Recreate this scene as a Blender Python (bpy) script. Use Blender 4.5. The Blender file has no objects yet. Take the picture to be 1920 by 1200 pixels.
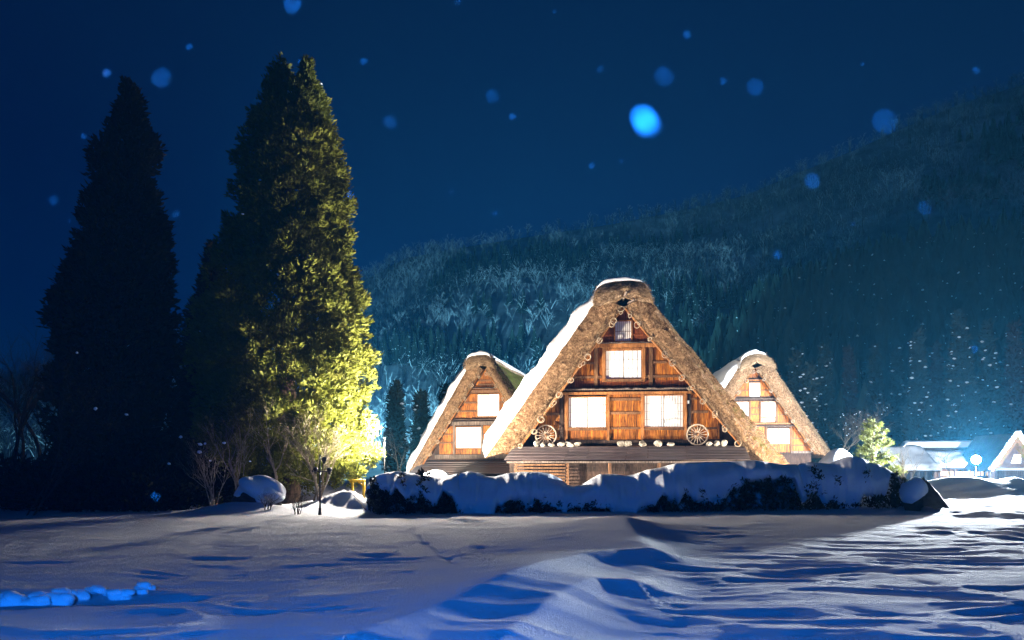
import bpy, bmesh, math, random
import numpy as np
from mathutils import Vector, Matrix

random.seed(7)
RNG = np.random.default_rng(11)
scene = bpy.context.scene
col = scene.collection
R = math.radians

# ------------------------------------------------------------------ camera
FPX = 1493.33          # focal length in photograph pixels (28 mm lens)
HOR = 885.0            # horizon row
CH = 1.25              # eye height over the snow
cam_d = bpy.data.cameras.new("camera")
cam = bpy.data.objects.new("camera", cam_d)
col.objects.link(cam)
cam.location = (0, 0, CH)
cam.rotation_euler = (R(90), 0, 0)
cam_d.lens = 28.0
cam_d.sensor_width = 36.0
cam_d.shift_y = (HOR - 600.0) / 1920.0
cam_d.clip_start = 0.05
cam_d.clip_end = 3000.0
cam_d.dof.use_dof = True
cam_d.dof.focus_distance = 30.0
cam_d.dof.aperture_fstop = 3.1
scene.camera = cam

# ------------------------------------------------------------------ world
world = bpy.data.worlds.new("World")
scene.world = world
world.use_nodes = True
wn = world.node_tree
wn.nodes.clear()
w_out = wn.nodes.new("ShaderNodeOutputWorld")
w_bg = wn.nodes.new("ShaderNodeBackground")
w_sky = wn.nodes.new("ShaderNodeTexSky")
w_sky.sky_type = 'NISHITA'
w_sky.sun_disc = False
w_sky.sun_elevation = R(16)
w_sky.sun_rotation = R(6)
w_sky.air_density = 1.0
w_sky.dust_density = 0.0
w_sky.ozone_density = 2.0
w_mul = wn.nodes.new("ShaderNodeMix")
w_mul.data_type = 'RGBA'
w_mul.blend_type = 'MULTIPLY'
w_mul.inputs[0].default_value = 1.0
w_mul.inputs[7].default_value = (0.0, 0.20, 0.85, 1)
wn.links.new(w_sky.outputs[0], w_mul.inputs[6])
wn.links.new(w_mul.outputs[2], w_bg.inputs[0])
w_bg.inputs[1].default_value = 0.0108
wn.links.new(w_bg.outputs[0], w_out.inputs[0])

# weak fill sun added behind the roofs to brighten the snow
sun_d = bpy.data.lights.new("fill_sun", 'SUN')
sun_d.energy = 0.10
sun_d.angle = R(8)
sun_d.color = (1.0, 0.90, 0.86)
sun = bpy.data.objects.new("fill_sun", sun_d)
col.objects.link(sun)
SUN_EL, SUN_AZ = R(16), R(6)
sdir = Vector((math.sin(SUN_AZ) * math.cos(SUN_EL), math.cos(SUN_AZ) * math.cos(SUN_EL), math.sin(SUN_EL)))
sun.rotation_euler = sdir.to_track_quat('Z', 'Y').to_euler()

# exposure / renderer
scene.view_settings.view_transform = 'Standard'
scene.view_settings.look = 'None'
scene.view_settings.exposure = 0.0
scene.view_settings.gamma = 1.0
scene.view_settings.use_curve_mapping = False
scene.render.engine = 'CYCLES'
scene.cycles.use_denoising = True
scene.cycles.sample_clamp_indirect = 4.0
scene.cycles.max_bounces = 5
scene.cycles.diffuse_bounces = 3
scene.cycles.volume_bounces = 0
scene.cycles.caustics_reflective = False
scene.cycles.caustics_refractive = False


def lamp(name, kind, loc, target, energy, color, size=0.15, angle=100, blend=0.5):
    d = bpy.data.lights.new(name, kind)
    d.energy = energy
    d.color = color
    d.shadow_soft_size = size
    if kind == 'SPOT':
        d.spot_size = R(angle)
        d.spot_blend = blend
    o = bpy.data.objects.new(name, d)
    col.objects.link(o)
    o.location = loc
    if target is not None:
        o.rotation_euler = (Vector(loc) - Vector(target)).to_track_quat('Z', 'Y').to_euler()
    return o


# ------------------------------------------------------------------ helpers
def gx(px, Y):
    return (px - 960.0) / FPX * Y


def gz(py, Y):
    return CH + (HOR - py) / FPX * Y


def at(px, py, Y):
    return Vector((gx(px, Y), Y, gz(py, Y)))


def hash2(ix, iy, seed):
    n = (ix * 374761393 + iy * 668265263 + seed * 1442695041) & 0x7fffffff
    n = ((n ^ (n >> 13)) * 1274126177) & 0x7fffffff
    n = n ^ (n >> 16)
    return (n & 0xffff) / 65535.0


def vn(x, y, seed=0):
    """value noise, about -1..1"""
    x = np.asarray(x, float)
    y = np.asarray(y, float)
    x, y = np.broadcast_arrays(x, y)
    ix = np.floor(x).astype(np.int64)
    iy = np.floor(y).astype(np.int64)
    fx = x - ix
    fy = y - iy
    fx = fx * fx * fx * (fx * (fx * 6 - 15) + 10)
    fy = fy * fy * fy * (fy * (fy * 6 - 15) + 10)
    a = hash2(ix, iy, seed)
    b = hash2(ix + 1, iy, seed)
    c = hash2(ix, iy + 1, seed)
    d = hash2(ix + 1, iy + 1, seed)
    return 2 * ((a * (1 - fx) + b * fx) * (1 - fy) + (c * (1 - fx) + d * fx) * fy) - 1


def fbm(x, y, seed=0, octv=4):
    s = 0.0
    a = 1.0
    t = 0.0
    x = np.asarray(x, float)
    y = np.asarray(y, float)
    for k in range(octv):
        s = s + a * vn(x, y, seed + k * 17)
        t += a
        a *= 0.5
        x = x * 2.03 + 5.1
        y = y * 2.03 - 3.7
    return s / t


def sstep(a, b, x):
    t = np.clip((np.asarray(x, float) - a) / (b - a), 0, 1)
    return t * t * (3 - 2 * t)


def tag(o, label=None, cat=None, group=None, kind=None):
    if label:
        o["label"] = label
    if cat:
        o["category"] = cat
    if group:
        o["group"] = group
    if kind:
        o["kind"] = kind
    return o


def empty(name, loc, rz=0.0):
    o = bpy.data.objects.new(name, None)
    col.objects.link(o)
    o.location = loc
    o.rotation_euler = (0, 0, rz)
    o.empty_display_size = 0.3
    return o


def link(name, me, mats, parent=None):
    if not isinstance(mats, (list, tuple)):
        mats = [mats]
    if len(me.materials) == 0:
        for m in mats:
            me.materials.append(m)
    o = bpy.data.objects.new(name, me)
    col.objects.link(o)
    if parent is not None:
        o.parent = parent
    return o


def arr_mesh(name, V, F, mi=None, smooth=False):
    """mesh from numpy: V (n,3), F (m,3) or (m,4)"""
    me = bpy.data.meshes.new(name)
    V = np.asarray(V, np.float32)
    F = np.asarray(F, np.int32)
    k = F.shape[1]
    me.vertices.add(len(V))
    me.vertices.foreach_set("co", V.ravel())
    me.loops.add(F.size)
    me.loops.foreach_set("vertex_index", F.ravel())
    me.polygons.add(len(F))
    me.polygons.foreach_set("loop_start", np.arange(0, F.size, k, dtype=np.int32))
    me.polygons.foreach_set("loop_total", np.full(len(F), k, np.int32))
    if mi is not None:
        me.polygons.foreach_set("material_index", np.asarray(mi, np.int32))
    me.polygons.foreach_set("use_smooth", np.full(len(F), smooth, bool))
    me.update(calc_edges=True)
    me.validate()
    return me


class MB:
    """collects simple shapes into one mesh"""

    def __init__(self):
        self.v = []
        self.f = []
        self.m = []

    def add(self, vs, fs, mi=0):
        n = len(self.v)
        self.v.extend([tuple(p) for p in vs])
        for f in fs:
            self.f.append(tuple(i + n for i in f))
            self.m.append(mi)

    def box(self, c, s, mi=0, rot=None):
        hx, hy, hz = s[0] / 2, s[1] / 2, s[2] / 2
        ps = [Vector((x, y, z)) for x in (-hx, hx) for y in (-hy, hy) for z in (-hz, hz)]
        if rot is not None:
            ps = [rot @ p for p in ps]
        c = Vector(c)
        self.add([p + c for p in ps],
                 [(0, 1, 3, 2), (4, 6, 7, 5), (0, 4, 5, 1), (2, 3, 7, 6), (0, 2, 6, 4), (1, 5, 7, 3)], mi)

    def box2(self, a, b, mi=0):
        self.box([(a[i] + b[i]) / 2 for i in range(3)], [abs(b[i] - a[i]) for i in range(3)], mi)

    def prism(self, quad, y0, y1, mi=0):
        """quad of (x,z) points extruded from y0 to y1"""
        n = len(quad)
        vs = [(x, y0, z) for x, z in quad] + [(x, y1, z) for x, z in quad]
        fs = [tuple(range(n)), tuple(range(2 * n - 1, n - 1, -1))]
        for i in range(n):
            j = (i + 1) % n
            fs.append((i, i + n, j + n, j))
        self.add(vs, fs, mi)

    def tube(self, p0, p1, r0, r1=None, n=6, mi=0, cap=True):
        r1 = r0 if r1 is None else r1
        p0 = Vector(p0)
        p1 = Vector(p1)
        d = (p1 - p0)
        if d.length < 1e-6:
            return
        d.normalize()
        a = d.orthogonal().normalized()
        b = d.cross(a)
        vs = []
        for p, r in ((p0, r0), (p1, r1)):
            for k in range(n):
                t = 2 * math.pi * k / n
                vs.append(p + (a * math.cos(t) + b * math.sin(t)) * r)
        fs = [(k, (k + 1) % n, n + (k + 1) % n, n + k) for k in range(n)]
        if cap:
            fs.append(tuple(range(n - 1, -1, -1)))
            fs.append(tuple(range(n, 2 * n)))
        self.add(vs, fs, mi)

    def path(self, pts, rs, n=6, mi=0):
        for i in range(len(pts) - 1):
            self.tube(pts[i], pts[i + 1], rs[i], rs[i + 1], n, mi, cap=True)

    def torus(self, c, axis, r, t, n=20, k=6, mi=0, squash=1.0):
        axis = Vector(axis).normalized()
        a = axis.orthogonal().normalized()
        b = axis.cross(a)
        vs = []
        for i in range(n):
            th = 2 * math.pi * i / n
            d = a * math.cos(th) + b * math.sin(th) * squash
            for j in range(k):
                ph = 2 * math.pi * j / k
                vs.append(Vector(c) + d * (r + t * math.cos(ph)) + axis * t * math.sin(ph))
        fs = []
        for i in range(n):
            for j in range(k):
                fs.append((i * k + j, ((i + 1) % n) * k + j, ((i + 1) % n) * k + (j + 1) % k, i * k + (j + 1) % k))
        self.add(vs, fs, mi)

    def blob(self, c, s, seed=0, amp=0.15, sub=2, mi=0, freq=1.4):
        bm = bmesh.new()
        bmesh.ops.create_icosphere(bm, subdivisions=sub, radius=1.0)
        rr = random.Random(seed)
        o = Vector((rr.uniform(-9, 9), rr.uniform(-9, 9), 0))
        vs = []
        for v in bm.verts:
            p = v.co
            k = 1 + amp * float(vn(p.x * freq + o.x + p.z, p.y * freq + o.y - p.z * 0.7, seed))
            vs.append((c[0] + p.x * s[0] * k, c[1] + p.y * s[1] * k, c[2] + p.z * s[2] * k))
        fs = [tuple(v.index for v in f.verts) for f in bm.faces]
        bm.free()
        self.add(vs, fs, mi)

    def build(self, name, mats, parent=None, smooth=False, bevel=0.0):
        me = bpy.data.meshes.new(name)
        me.from_pydata(self.v, [], self.f)
        if smooth:
            me.polygons.foreach_set("use_smooth", [True] * len(me.polygons))
        me.polygons.foreach_set("material_index", self.m)
        bm = bmesh.new()
        bm.from_mesh(me)
        bmesh.ops.recalc_face_normals(bm, faces=bm.faces)
        if bevel > 0:
            bmesh.ops.bevel(bm, geom=bm.edges[:], offset=bevel, segments=1, affect='EDGES')
        bm.to_mesh(me)
        bm.free()
        me.update()
        return link(name, me, mats, parent)


# ------------------------------------------------------------------ materials
def new_mat(name):
    m = bpy.data.materials.new(name)
    m.use_nodes = True
    nt = m.node_tree
    b = nt.nodes["Principled BSDF"]
    return m, nt, b


def nd(nt, typ, **kw):
    n = nt.nodes.new(typ)
    for k, v in kw.items():
        setattr(n, k, v)
    return n


def ramp(nt, stops):
    r = nt.nodes.new("ShaderNodeValToRGB")
    e = r.color_ramp.elements
    while len(e) > 1:
        e.remove(e[-1])
    e[0].position = stops[0][0]
    e[0].color = (*stops[0][1], 1)
    for p, c in stops[1:]:
        x = e.new(p)
        x.color = (*c, 1)
    return r


def noise_tex(nt, scale, detail=4, rough=0.6, mapping=None, coord='Object'):
    tc = nt.nodes.new("ShaderNodeTexCoord")
    n = nt.nodes.new("ShaderNodeTexNoise")
    n.inputs["Scale"].default_value = scale
    n.inputs["Detail"].default_value = detail
    n.inputs["Roughness"].default_value = rough
    if mapping:
        mp = nt.nodes.new("ShaderNodeMapping")
        mp.inputs["Scale"].default_value = mapping
        nt.links.new(tc.outputs[coord], mp.inputs[0])
        nt.links.new(mp.outputs[0], n.inputs[0])
    else:
        nt.links.new(tc.outputs[coord], n.inputs[0])
    return n


def bump(nt, b, src, strength, dist):
    bp = nt.nodes.new("ShaderNodeBump")
    bp.inputs["Strength"].default_value = strength
    bp.inputs["Distance"].default_value = dist
    nt.links.new(src, bp.inputs["Height"])
    nt.links.new(bp.outputs[0], b.inputs["Normal"])


def simple(name, stops, scale, rough=0.8, mapping=None, detail=5, bstr=0.0, bdist=0.02, rnd=0.0, spec=0.3, coord='Object'):
    m, nt, b = new_mat(name)
    n = noise_tex(nt, scale, detail, 0.65, mapping, coord)
    r = ramp(nt, stops)
    nt.links.new(n.outputs[0], r.inputs[0])
    out = r.outputs[0]
    if rnd > 0:
        oi = nt.nodes.new("ShaderNodeObjectInfo")
        hs = nt.nodes.new("ShaderNodeHueSaturation")
        mr = nt.nodes.new("ShaderNodeMapRange")
        mr.inputs[3].default_value = 1 - rnd
        mr.inputs[4].default_value = 1 + rnd
        nt.links.new(oi.outputs["Random"], mr.inputs[0])
        nt.links.new(mr.outputs[0], hs.inputs["Value"])
        nt.links.new(out, hs.inputs["Color"])
        out = hs.outputs[0]
    nt.links.new(out, b.inputs["Base Color"])
    b.inputs["Roughness"].default_value = rough
    b.inputs["Specular IOR Level"].default_value = spec
    if bstr > 0:
        bump(nt, b, n.outputs[0], bstr, bdist)
    return m


def snow_mat(name, scale=30, bstr=0.25, bdist=0.02, base=(0.86, 0.89, 0.93)):
    m, nt, b = new_mat(name)
    n = noise_tex(nt, scale, 6, 0.7)
    lo = tuple(c * 0.93 for c in base)
    r = ramp(nt, [(0.3, lo), (0.7, base)])
    nt.links.new(n.outputs[0], r.inputs[0])
    nt.links.new(r.outputs[0], b.inputs["Base Color"])
    b.inputs["Roughness"].default_value = 0.95
    b.inputs["Specular IOR Level"].default_value = 0.03
    bump(nt, b, n.outputs[0], bstr, bdist)
    return m


M = {}
M['snow'] = snow_mat("snow", 26, 0.25, 0.03)
M['snow_field'] = snow_mat("snow_field", 38, 1.0, 0.07)
M['snow_cap'] = snow_mat("snow_cap", 14, 0.3, 0.05)


def wood(name, dark, mid, light, rnd=0.3, rough=0.6):
    m, nt, b = new_mat(name)
    n = noise_tex(nt, 1.0, 7, 0.7, (38, 38, 2.2))
    n2 = noise_tex(nt, 1.7, 3, 0.6)
    r = ramp(nt, [(0.37, dark), (0.49, mid), (0.62, light)])
    nt.links.new(n.outputs[0], r.inputs[0])
    oi = nt.nodes.new("ShaderNodeObjectInfo")
    mr = nt.nodes.new("ShaderNodeMapRange")
    mr.inputs[3].default_value = 1 - rnd
    mr.inputs[4].default_value = 1 + rnd
    nt.links.new(oi.outputs["Random"], mr.inputs[0])
    mr2 = nt.nodes.new("ShaderNodeMapRange")
    mr2.inputs[1].default_value = 0.3
    mr2.inputs[2].default_value = 0.7
    mr2.inputs[3].default_value = 0.62
    mr2.inputs[4].default_value = 1.15
    nt.links.new(n2.outputs[0], mr2.inputs[0])
    mu = nt.nodes.new("ShaderNodeMath")
    mu.operation = 'MULTIPLY'
    nt.links.new(mr.outputs[0], mu.inputs[0])
    nt.links.new(mr2.outputs[0], mu.inputs[1])
    hs = nt.nodes.new("ShaderNodeHueSaturation")
    nt.links.new(mu.outputs[0], hs.inputs["Value"])
    nt.links.new(r.outputs[0], hs.inputs["Color"])
    nt.links.new(hs.outputs[0], b.inputs["Base Color"])
    b.inputs["Roughness"].default_value = rough
    b.inputs["Specular IOR Level"].default_value = 0.3
    bump(nt, b, n.outputs[0], 0.35, 0.01)
    return m


M['plank'] = wood("cedar_plank", (0.05, 0.010, 0.002), (0.25, 0.070, 0.007), (0.50, 0.19, 0.024), .42)
M['plank_red'] = wood("red_plank", (0.05, 0.010, 0.003), (0.15, 0.033, 0.006), (0.24, 0.06, 0.010))
M['post'] = wood("post_wood", (0.10, 0.035, 0.010), (0.25, 0.095, 0.025), (0.36, 0.16, 0.05), 0.15)
M['batten'] = wood("batten_wood", (0.05, 0.022, 0.010), (0.12, 0.055, 0.022), (0.2, 0.10, 0.045), 0.2)
M['grey_wood'] = wood("weathered_wood", (0.045, 0.032, 0.026), (0.12, 0.09, 0.075), (0.22, 0.17, 0.14), 0.25, 0.75)
M['dark_wood'] = wood("dark_wood", (0.010, 0.006, 0.005), (0.035, 0.020, 0.014), (0.07, 0.04, 0.03), 0.3, 0.8)


def board_mat():
    m, nt, b = new_mat("porch_board")
    n = noise_tex(nt, 1.0, 7, 0.7, (1.6, 40, 40))
    r = ramp(nt, [(0.28, (0.020, 0.014, 0.015)), (0.5, (0.055, 0.040, 0.042)), (0.75, (0.13, 0.10, 0.10))])
    nt.links.new(n.outputs[0], r.inputs[0])
    oi = nt.nodes.new("ShaderNodeObjectInfo")
    mr = nt.nodes.new("ShaderNodeMapRange")
    mr.inputs[3].default_value = 0.6
    mr.inputs[4].default_value = 1.3
    nt.links.new(oi.outputs["Random"], mr.inputs[0])
    hs = nt.nodes.new("ShaderNodeHueSaturation")
    nt.links.new(mr.outputs[0], hs.inputs["Value"])
    nt.links.new(r.outputs[0], hs.inputs["Color"])
    nt.links.new(hs.outputs[0], b.inputs["Base Color"])
    b.inputs["Roughness"].default_value = 0.42
    bump(nt, b, n.outputs[0], 0.4, 0.012)
    return m


M['board'] = board_mat()


def thatch_mat(name, stops, moss=None, sc=14, mp=(1, 1, 1)):
    m, nt, b = new_mat(name)
    n = noise_tex(nt, sc, 8, 0.82, mp)
    r = ramp(nt, stops)
    nt.links.new(n.outputs[0], r.inputs[0])
    n3 = noise_tex(nt, 1.3, 4, 0.6)
    hs = nt.nodes.new("ShaderNodeHueSaturation")
    mr = nt.nodes.new("ShaderNodeMapRange")
    mr.inputs[1].default_value = 0.3
    mr.inputs[2].default_value = 0.7
    mr.inputs[3].default_value = 0.6
    mr.inputs[4].default_value = 1.35
    nt.links.new(n3.outputs[0], mr.inputs[0])
    nt.links.new(mr.outputs[0], hs.inputs["Value"])
    nt.links.new(r.outputs[0], hs.inputs["Color"])
    out = hs.outputs[0]
    if moss:
        n2 = noise_tex(nt, 2.6, 6, 0.7)
        r2 = ramp(nt, [(moss[1], (0, 0, 0)), (moss[1] + 0.13, (1, 1, 1))])
        nt.links.new(n2.outputs[0], r2.inputs[0])
        nn = noise_tex(nt, 22, 4, 0.7)
        rm = ramp(nt, [(0.3, tuple(c * 0.35 for c in moss[0])), (0.7, moss[0])])
        nt.links.new(nn.outputs[0], rm.inputs[0])
        mx = nt.nodes.new("ShaderNodeMix")
        mx.data_type = 'RGBA'
        nt.links.new(r2.outputs[0], mx.inputs[0])
        nt.links.new(out, mx.inputs[6])
        nt.links.new(rm.outputs[0], mx.inputs[7])
        out = mx.outputs[2]
    nt.links.new(out, b.inputs["Base Color"])
    b.inputs["Roughness"].default_value = 0.9
    b.inputs["Specular IOR Level"].default_value = 0.1
    bump(nt, b, n.outputs[0], 1.0, 0.06)
    return m


M['thatch_cut'] = thatch_mat("thatch_cut", [(0.39, (0.022, 0.012, 0.007)), (0.46, (0.12, 0.064, 0.032)), (0.54, (0.23, 0.14, 0.078)), (0.63, (0.46, 0.32, 0.20))], ((0.10, 0.09, 0.015), 0.62))
M['thatch_slope'] = thatch_mat("thatch_slope", [(0.40, (0.014, 0.009, 0.005)), (0.48, (0.075, 0.038, 0.018)), (0.55, (0.15, 0.082, 0.042)), (0.64, (0.32, 0.21, 0.12))], ((0.08, 0.075, 0.010), 0.50), 18)
M['thatch_moss'] = thatch_mat("thatch_moss", [(0.32, (0.018, 0.012, 0.006)), (0.5, (0.08, 0.05, 0.025)), (0.75, (0.2, 0.14, 0.08))], ((0.13, 0.17, 0.015), 0.44), 14)
M['thatch_cap'] = thatch_mat("thatch_cap", [(0.38, (0.035, 0.02, 0.012)), (0.45, (0.20, 0.13, 0.075)), (0.54, (0.40, 0.28, 0.18)), (0.62, (0.60, 0.47, 0.34))], None, 7, (0.35, 1, 2.2))
M['straw'] = simple("straw", [(0.3, (0.10, 0.06, 0.03)), (0.5, (0.26, 0.17, 0.095)), (0.7, (0.42, 0.31, 0.19))], 30, 0.85)
M['rope'] = simple("rope", [(0.3, (0.16, 0.11, 0.07)), (0.7, (0.42, 0.33, 0.24))], 40, 0.9)


def paper_mat():
    m, nt, b = new_mat("shoji_paper")
    n = noise_tex(nt, 5, 3, 0.5)
    r = ramp(nt, [(0.3, (0.80, 0.80, 0.79)), (0.7, (0.86, 0.86, 0.85))])
    nt.links.new(n.outputs[0], r.inputs[0])
    nt.links.new(r.outputs[0], b.inputs["Base Color"])
    b.inputs["Roughness"].default_value = 0.7
    return m


M['paper'] = paper_mat()
M['pale_bar'] = simple("pale_lattice", [(0.3, (0.42, 0.38, 0.35)), (0.7, (0.56, 0.52, 0.48))], 20, 0.7)
M['stone'] = simple("river_stone", [(0.35, (0.12, 0.10, 0.08)), (0.5, (0.28, 0.25, 0.21)), (0.65, (0.45, 0.42, 0.36))], 9, 0.75, bstr=0.3, rnd=0.2)
M['rock'] = simple("dark_rock", [(0.3, (0.012, 0.012, 0.013)), (0.7, (0.05, 0.048, 0.046))], 4, 0.9, bstr=0.6, bdist=0.06)
M['wheel'] = wood("wheel_wood", (0.12, 0.085, 0.06), (0.28, 0.21, 0.16), (0.42, 0.34, 0.27), 0.1)
M['bark'] = simple("bark", [(0.3, (0.035, 0.022, 0.014)), (0.5, (0.12, 0.075, 0.045)), (0.7, (0.22, 0.14, 0.085))], 1.0, 0.9, (22, 22, 2), bstr=0.7, bdist=0.04)
M['twig'] = simple("twig_bark", [(0.3, (0.10, 0.075, 0.05)), (0.7, (0.30, 0.24, 0.17))], 9, 0.85)
M['dark_twig'] = simple("dark_twig", [(0.3, (0.015, 0.012, 0.010)), (0.7, (0.05, 0.04, 0.032))], 9, 0.9)
M['black_metal'] = simple("black_metal", [(0.3, (0.010, 0.010, 0.011)), (0.7, (0.022, 0.021, 0.02))], 12, 0.5)
M['yellow'] = simple("yellow_paint", [(0.25, (0.40, 0.22, 0.02)), (0.5, (0.62, 0.36, 0.02))], 10, 0.5)
M['white_paint'] = simple("white_paint", [(0.3, (0.6, 0.6, 0.58)), (0.7, (0.78, 0.78, 0.76))], 6, 0.6)


def leaf_mat(name, cols, scale=1.5, trans=0.25):
    m, nt, b = new_mat(name)
    n = noise_tex(nt, scale, 6, 0.75)
    r = ramp(nt, [(0.28, cols[0]), (0.5, cols[1]), (0.72, cols[2])])
    nt.links.new(n.outputs[0], r.inputs[0])
    nt.links.new(r.outputs[0], b.inputs["Base Color"])
    b.inputs["Roughness"].default_value = 0.7
    b.inputs["Specular IOR Level"].default_value = 0.15
    tr = nt.nodes.new("ShaderNodeBsdfTranslucent")
    nt.links.new(r.outputs[0], tr.inputs[0])
    mx = nt.nodes.new("ShaderNodeMixShader")
    mx.inputs[0].default_value = trans
    out = nt.nodes["Material Output"]
    nt.links.new(b.outputs[0], mx.inputs[1])
    nt.links.new(tr.outputs[0], mx.inputs[2])
    nt.links.new(mx.outputs[0], out.inputs[0])
    return m


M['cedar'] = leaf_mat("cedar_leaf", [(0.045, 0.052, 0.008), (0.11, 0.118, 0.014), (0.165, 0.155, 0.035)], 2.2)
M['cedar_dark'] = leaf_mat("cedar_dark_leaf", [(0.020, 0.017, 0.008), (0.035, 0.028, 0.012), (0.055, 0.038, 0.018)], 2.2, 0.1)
M['hedge_leaf'] = leaf_mat("hedge_leaf", [(0.006, 0.008, 0.005), (0.012, 0.015, 0.008), (0.02, 0.022, 0.01)], 3, 0.05)
M['conifer'] = leaf_mat("conifer_leaf", [(0.015, 0.022, 0.018), (0.028, 0.036, 0.026), (0.045, 0.045, 0.032)], 1.2, 0.1)
M['conifer_rust'] = leaf_mat("conifer_rust_leaf", [(0.035, 0.018, 0.014), (0.06, 0.032, 0.022), (0.085, 0.045, 0.03)], 1.2, 0.1)
M['pine'] = leaf_mat("pine_needle", [(0.07, 0.09, 0.02), (0.12, 0.13, 0.03), (0.16, 0.16, 0.05)], 6)
M['hill'] = simple("hill_snow", [(0.3, (0.16, 0.17, 0.18)), (0.5, (0.42, 0.45, 0.48)), (0.62, (0.72, 0.77, 0.80))], 0.030, 0.9, None, 7)
M['hill_tree'] = simple("hill_tree_bark", [(0.3, (0.02, 0.024, 0.028)), (0.7, (0.055, 0.06, 0.066))], 0.4, 0.9)
M['hill_conifer'] = simple("hill_conifer_needles", [(0.3, (0.010, 0.020, 0.016)), (0.7, (0.035, 0.060, 0.045))], 0.15, 0.9)

# ------------------------------------------------------------------ ground
def poly_dist(x, y, pts):
    """signed distance to a polyline (positive on its left-hand side)"""
    best = np.full(x.shape, 1e9)
    sgn = np.ones(x.shape)
    tt = np.zeros(x.shape)
    n = len(pts) - 1
    for i in range(n):
        ax, ay = pts[i]
        bx, by = pts[i + 1]
        dx, dy = bx - ax, by - ay
        t = np.clip(((x - ax) * dx + (y - ay) * dy) / (dx * dx + dy * dy), 0, 1)
        qx = ax + dx * t
        qy = ay + dy * t
        d = np.hypot(x - qx, y - qy)
        s = np.sign(dx * (y - ay) - dy * (x - ax))
        m = d < best
        best = np.where(m, d, best)
        sgn = np.where(m, s, sgn)
        tt = np.where(m, (i + t) / n, tt)
    return best * sgn, tt


D1 = [(2.6, 18.5), (2.25, 16.0), (2.0, 13.0), (1.85, 10.6), (1.35, 10.25), (0.85, 9.75), (0.4, 8.7), (0.0, 7.6), (-0.45, 6.6), (-1.0, 5.4)]
D2 = [(1.9, 8.0), (1.3, 8.15), (0.8, 7.9), (0.45, 7.1), (0.2, 6.3), (-0.1, 5.2)]
TRACKS = [(770 + 4 * k + random.uniform(-3, 3), 990 + 3.6 * k) for k in range(24)]


def gauss(x, y, cx, cy, sx, sy):
    return np.exp(-((x - cx) / sx) ** 2 - ((y - cy) / sy) ** 2)


def ground_h(x, y):
    x = np.asarray(x, float)
    y = np.asarray(y, float)
    h = 0.05 * fbm(x * 0.16, y * 0.2, 3, 3)
    near = sstep(70, 24, y)
    # wind ripples, longer across than along the view
    wx = x + 0.45 * vn(x * 0.7, y * 0.5, 21)
    wy = y + 0.40 * vn(x * 0.6, y * 0.7, 22)
    r1 = vn(wx * 0.50, wy * 1.35, 31)
    r1 = 1 - np.abs(r1) * 1.6
    r2 = vn(wx * 0.95 + 7, wy * 2.5, 41)
    r2 = 1 - np.abs(r2) * 1.7
    r3 = fbm(wx * 2.6, wy * 5.2, 45, 2)
    left = sstep(-7.5, 1.5, x)
    amp = (0.78 + 0.22 * left) * near
    amp = amp * (1 - .45 * sstep(5, 10, x) * sstep(12, 18, y))
    d0, _t = poly_dist(x, y, D1)
    amp = amp * (1 - .82 * np.exp(-(d0 / .95) ** 2))
    h = h + amp * (0.019 * r1 + 0.022 * r2 + 0.012 * r3)
    # long drift with a lip towards the viewer
    d, t = poly_dist(x, y, D1)
    # points run towards the viewer: right of travel (negative d) is the far left side
    w = np.where(d < 0, 1.9, 0.55)
    env = sstep(0.0, 0.16, t) * (1 - 0.45 * sstep(0.75, 1.0, t))
    h = h + 0.27 * np.exp(-(np.abs(d) / w) ** 1.35) * env * sstep(24, 18, y)
    d2, t2 = poly_dist(x, y, D2)
    w2 = np.where(d2 < 0, 0.9, 0.33)
    h = h + 0.15 * np.exp(-(np.abs(d2) / w2) ** 1.3) * sstep(0.0, 0.25, t2) * sstep(13, 10, y)
    h = h + 0.20 * gauss(x, y, 2.3, 16.8, 1.5, 1.9)
    # small animal track
    for (px, py) in TRACKS:
        Y = CH * FPX / (py - HOR)
        h = h - 0.05 * gauss(x, y, gx(px, Y), Y, 0.08, 0.13)
    # trampled trench at the lower left
    tr = gauss(x, y, -4.2, 7.75, 1.9, 0.33) * (0.6 + 0.5 * vn(x * 3.1, y * 3.1, 77))
    h = h - 0.10 * tr
    # trodden patch on the right
    h = h + gauss(x, y, 11.2, 16.2, 2.6, 1.3) * (0.16 * vn(x * 1.9, y * 1.6, 55) - 0.05)
    # banks
    h = h + 0.34 * gauss(x, y, gx(450, 22.2), 22.6, 1.5, 0.9)
    h = h + 0.42 * gauss(x, y, gx(655, 24), 24.2, 0.9, 0.7) * (1 + 0.8 * fbm(x * 2.6, y * 2.6, 61, 3))
    h = h + 0.30 * gauss(x, y, gx(570, 24), 24.6, 1.6, 1.2)
    h = h + 0.22 * sstep(24.5, 27.5, y) * sstep(90, 50, y)
    bank = sstep(12.6, 15.5, x) * gauss(x, y, 18, 32.6 + 0.06 * (x - 18), 90, 1.5)
    h = h + bank * (0.62 + 0.22 * vn(x * 0.55, y * 0.3, 71) + 0.1 * vn(x * 1.7, y * 1.1, 72))
    b2 = sstep(11.0, 13.5, x) * gauss(x, y, 16, 22.3 + 0.25 * (x - 14), 90, 1.3)
    h = h + b2 * (0.16 + 0.18 * fbm(x * 0.8, y * 1.2, 73, 3))
    h = h + 0.12 * gauss(x, y, -9.5, 20, 6, 3.2)
    h = h + 0.10 * vn(x * 0.05, y * 0.05, 5) * sstep(40, 90, y)
    return h


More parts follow.
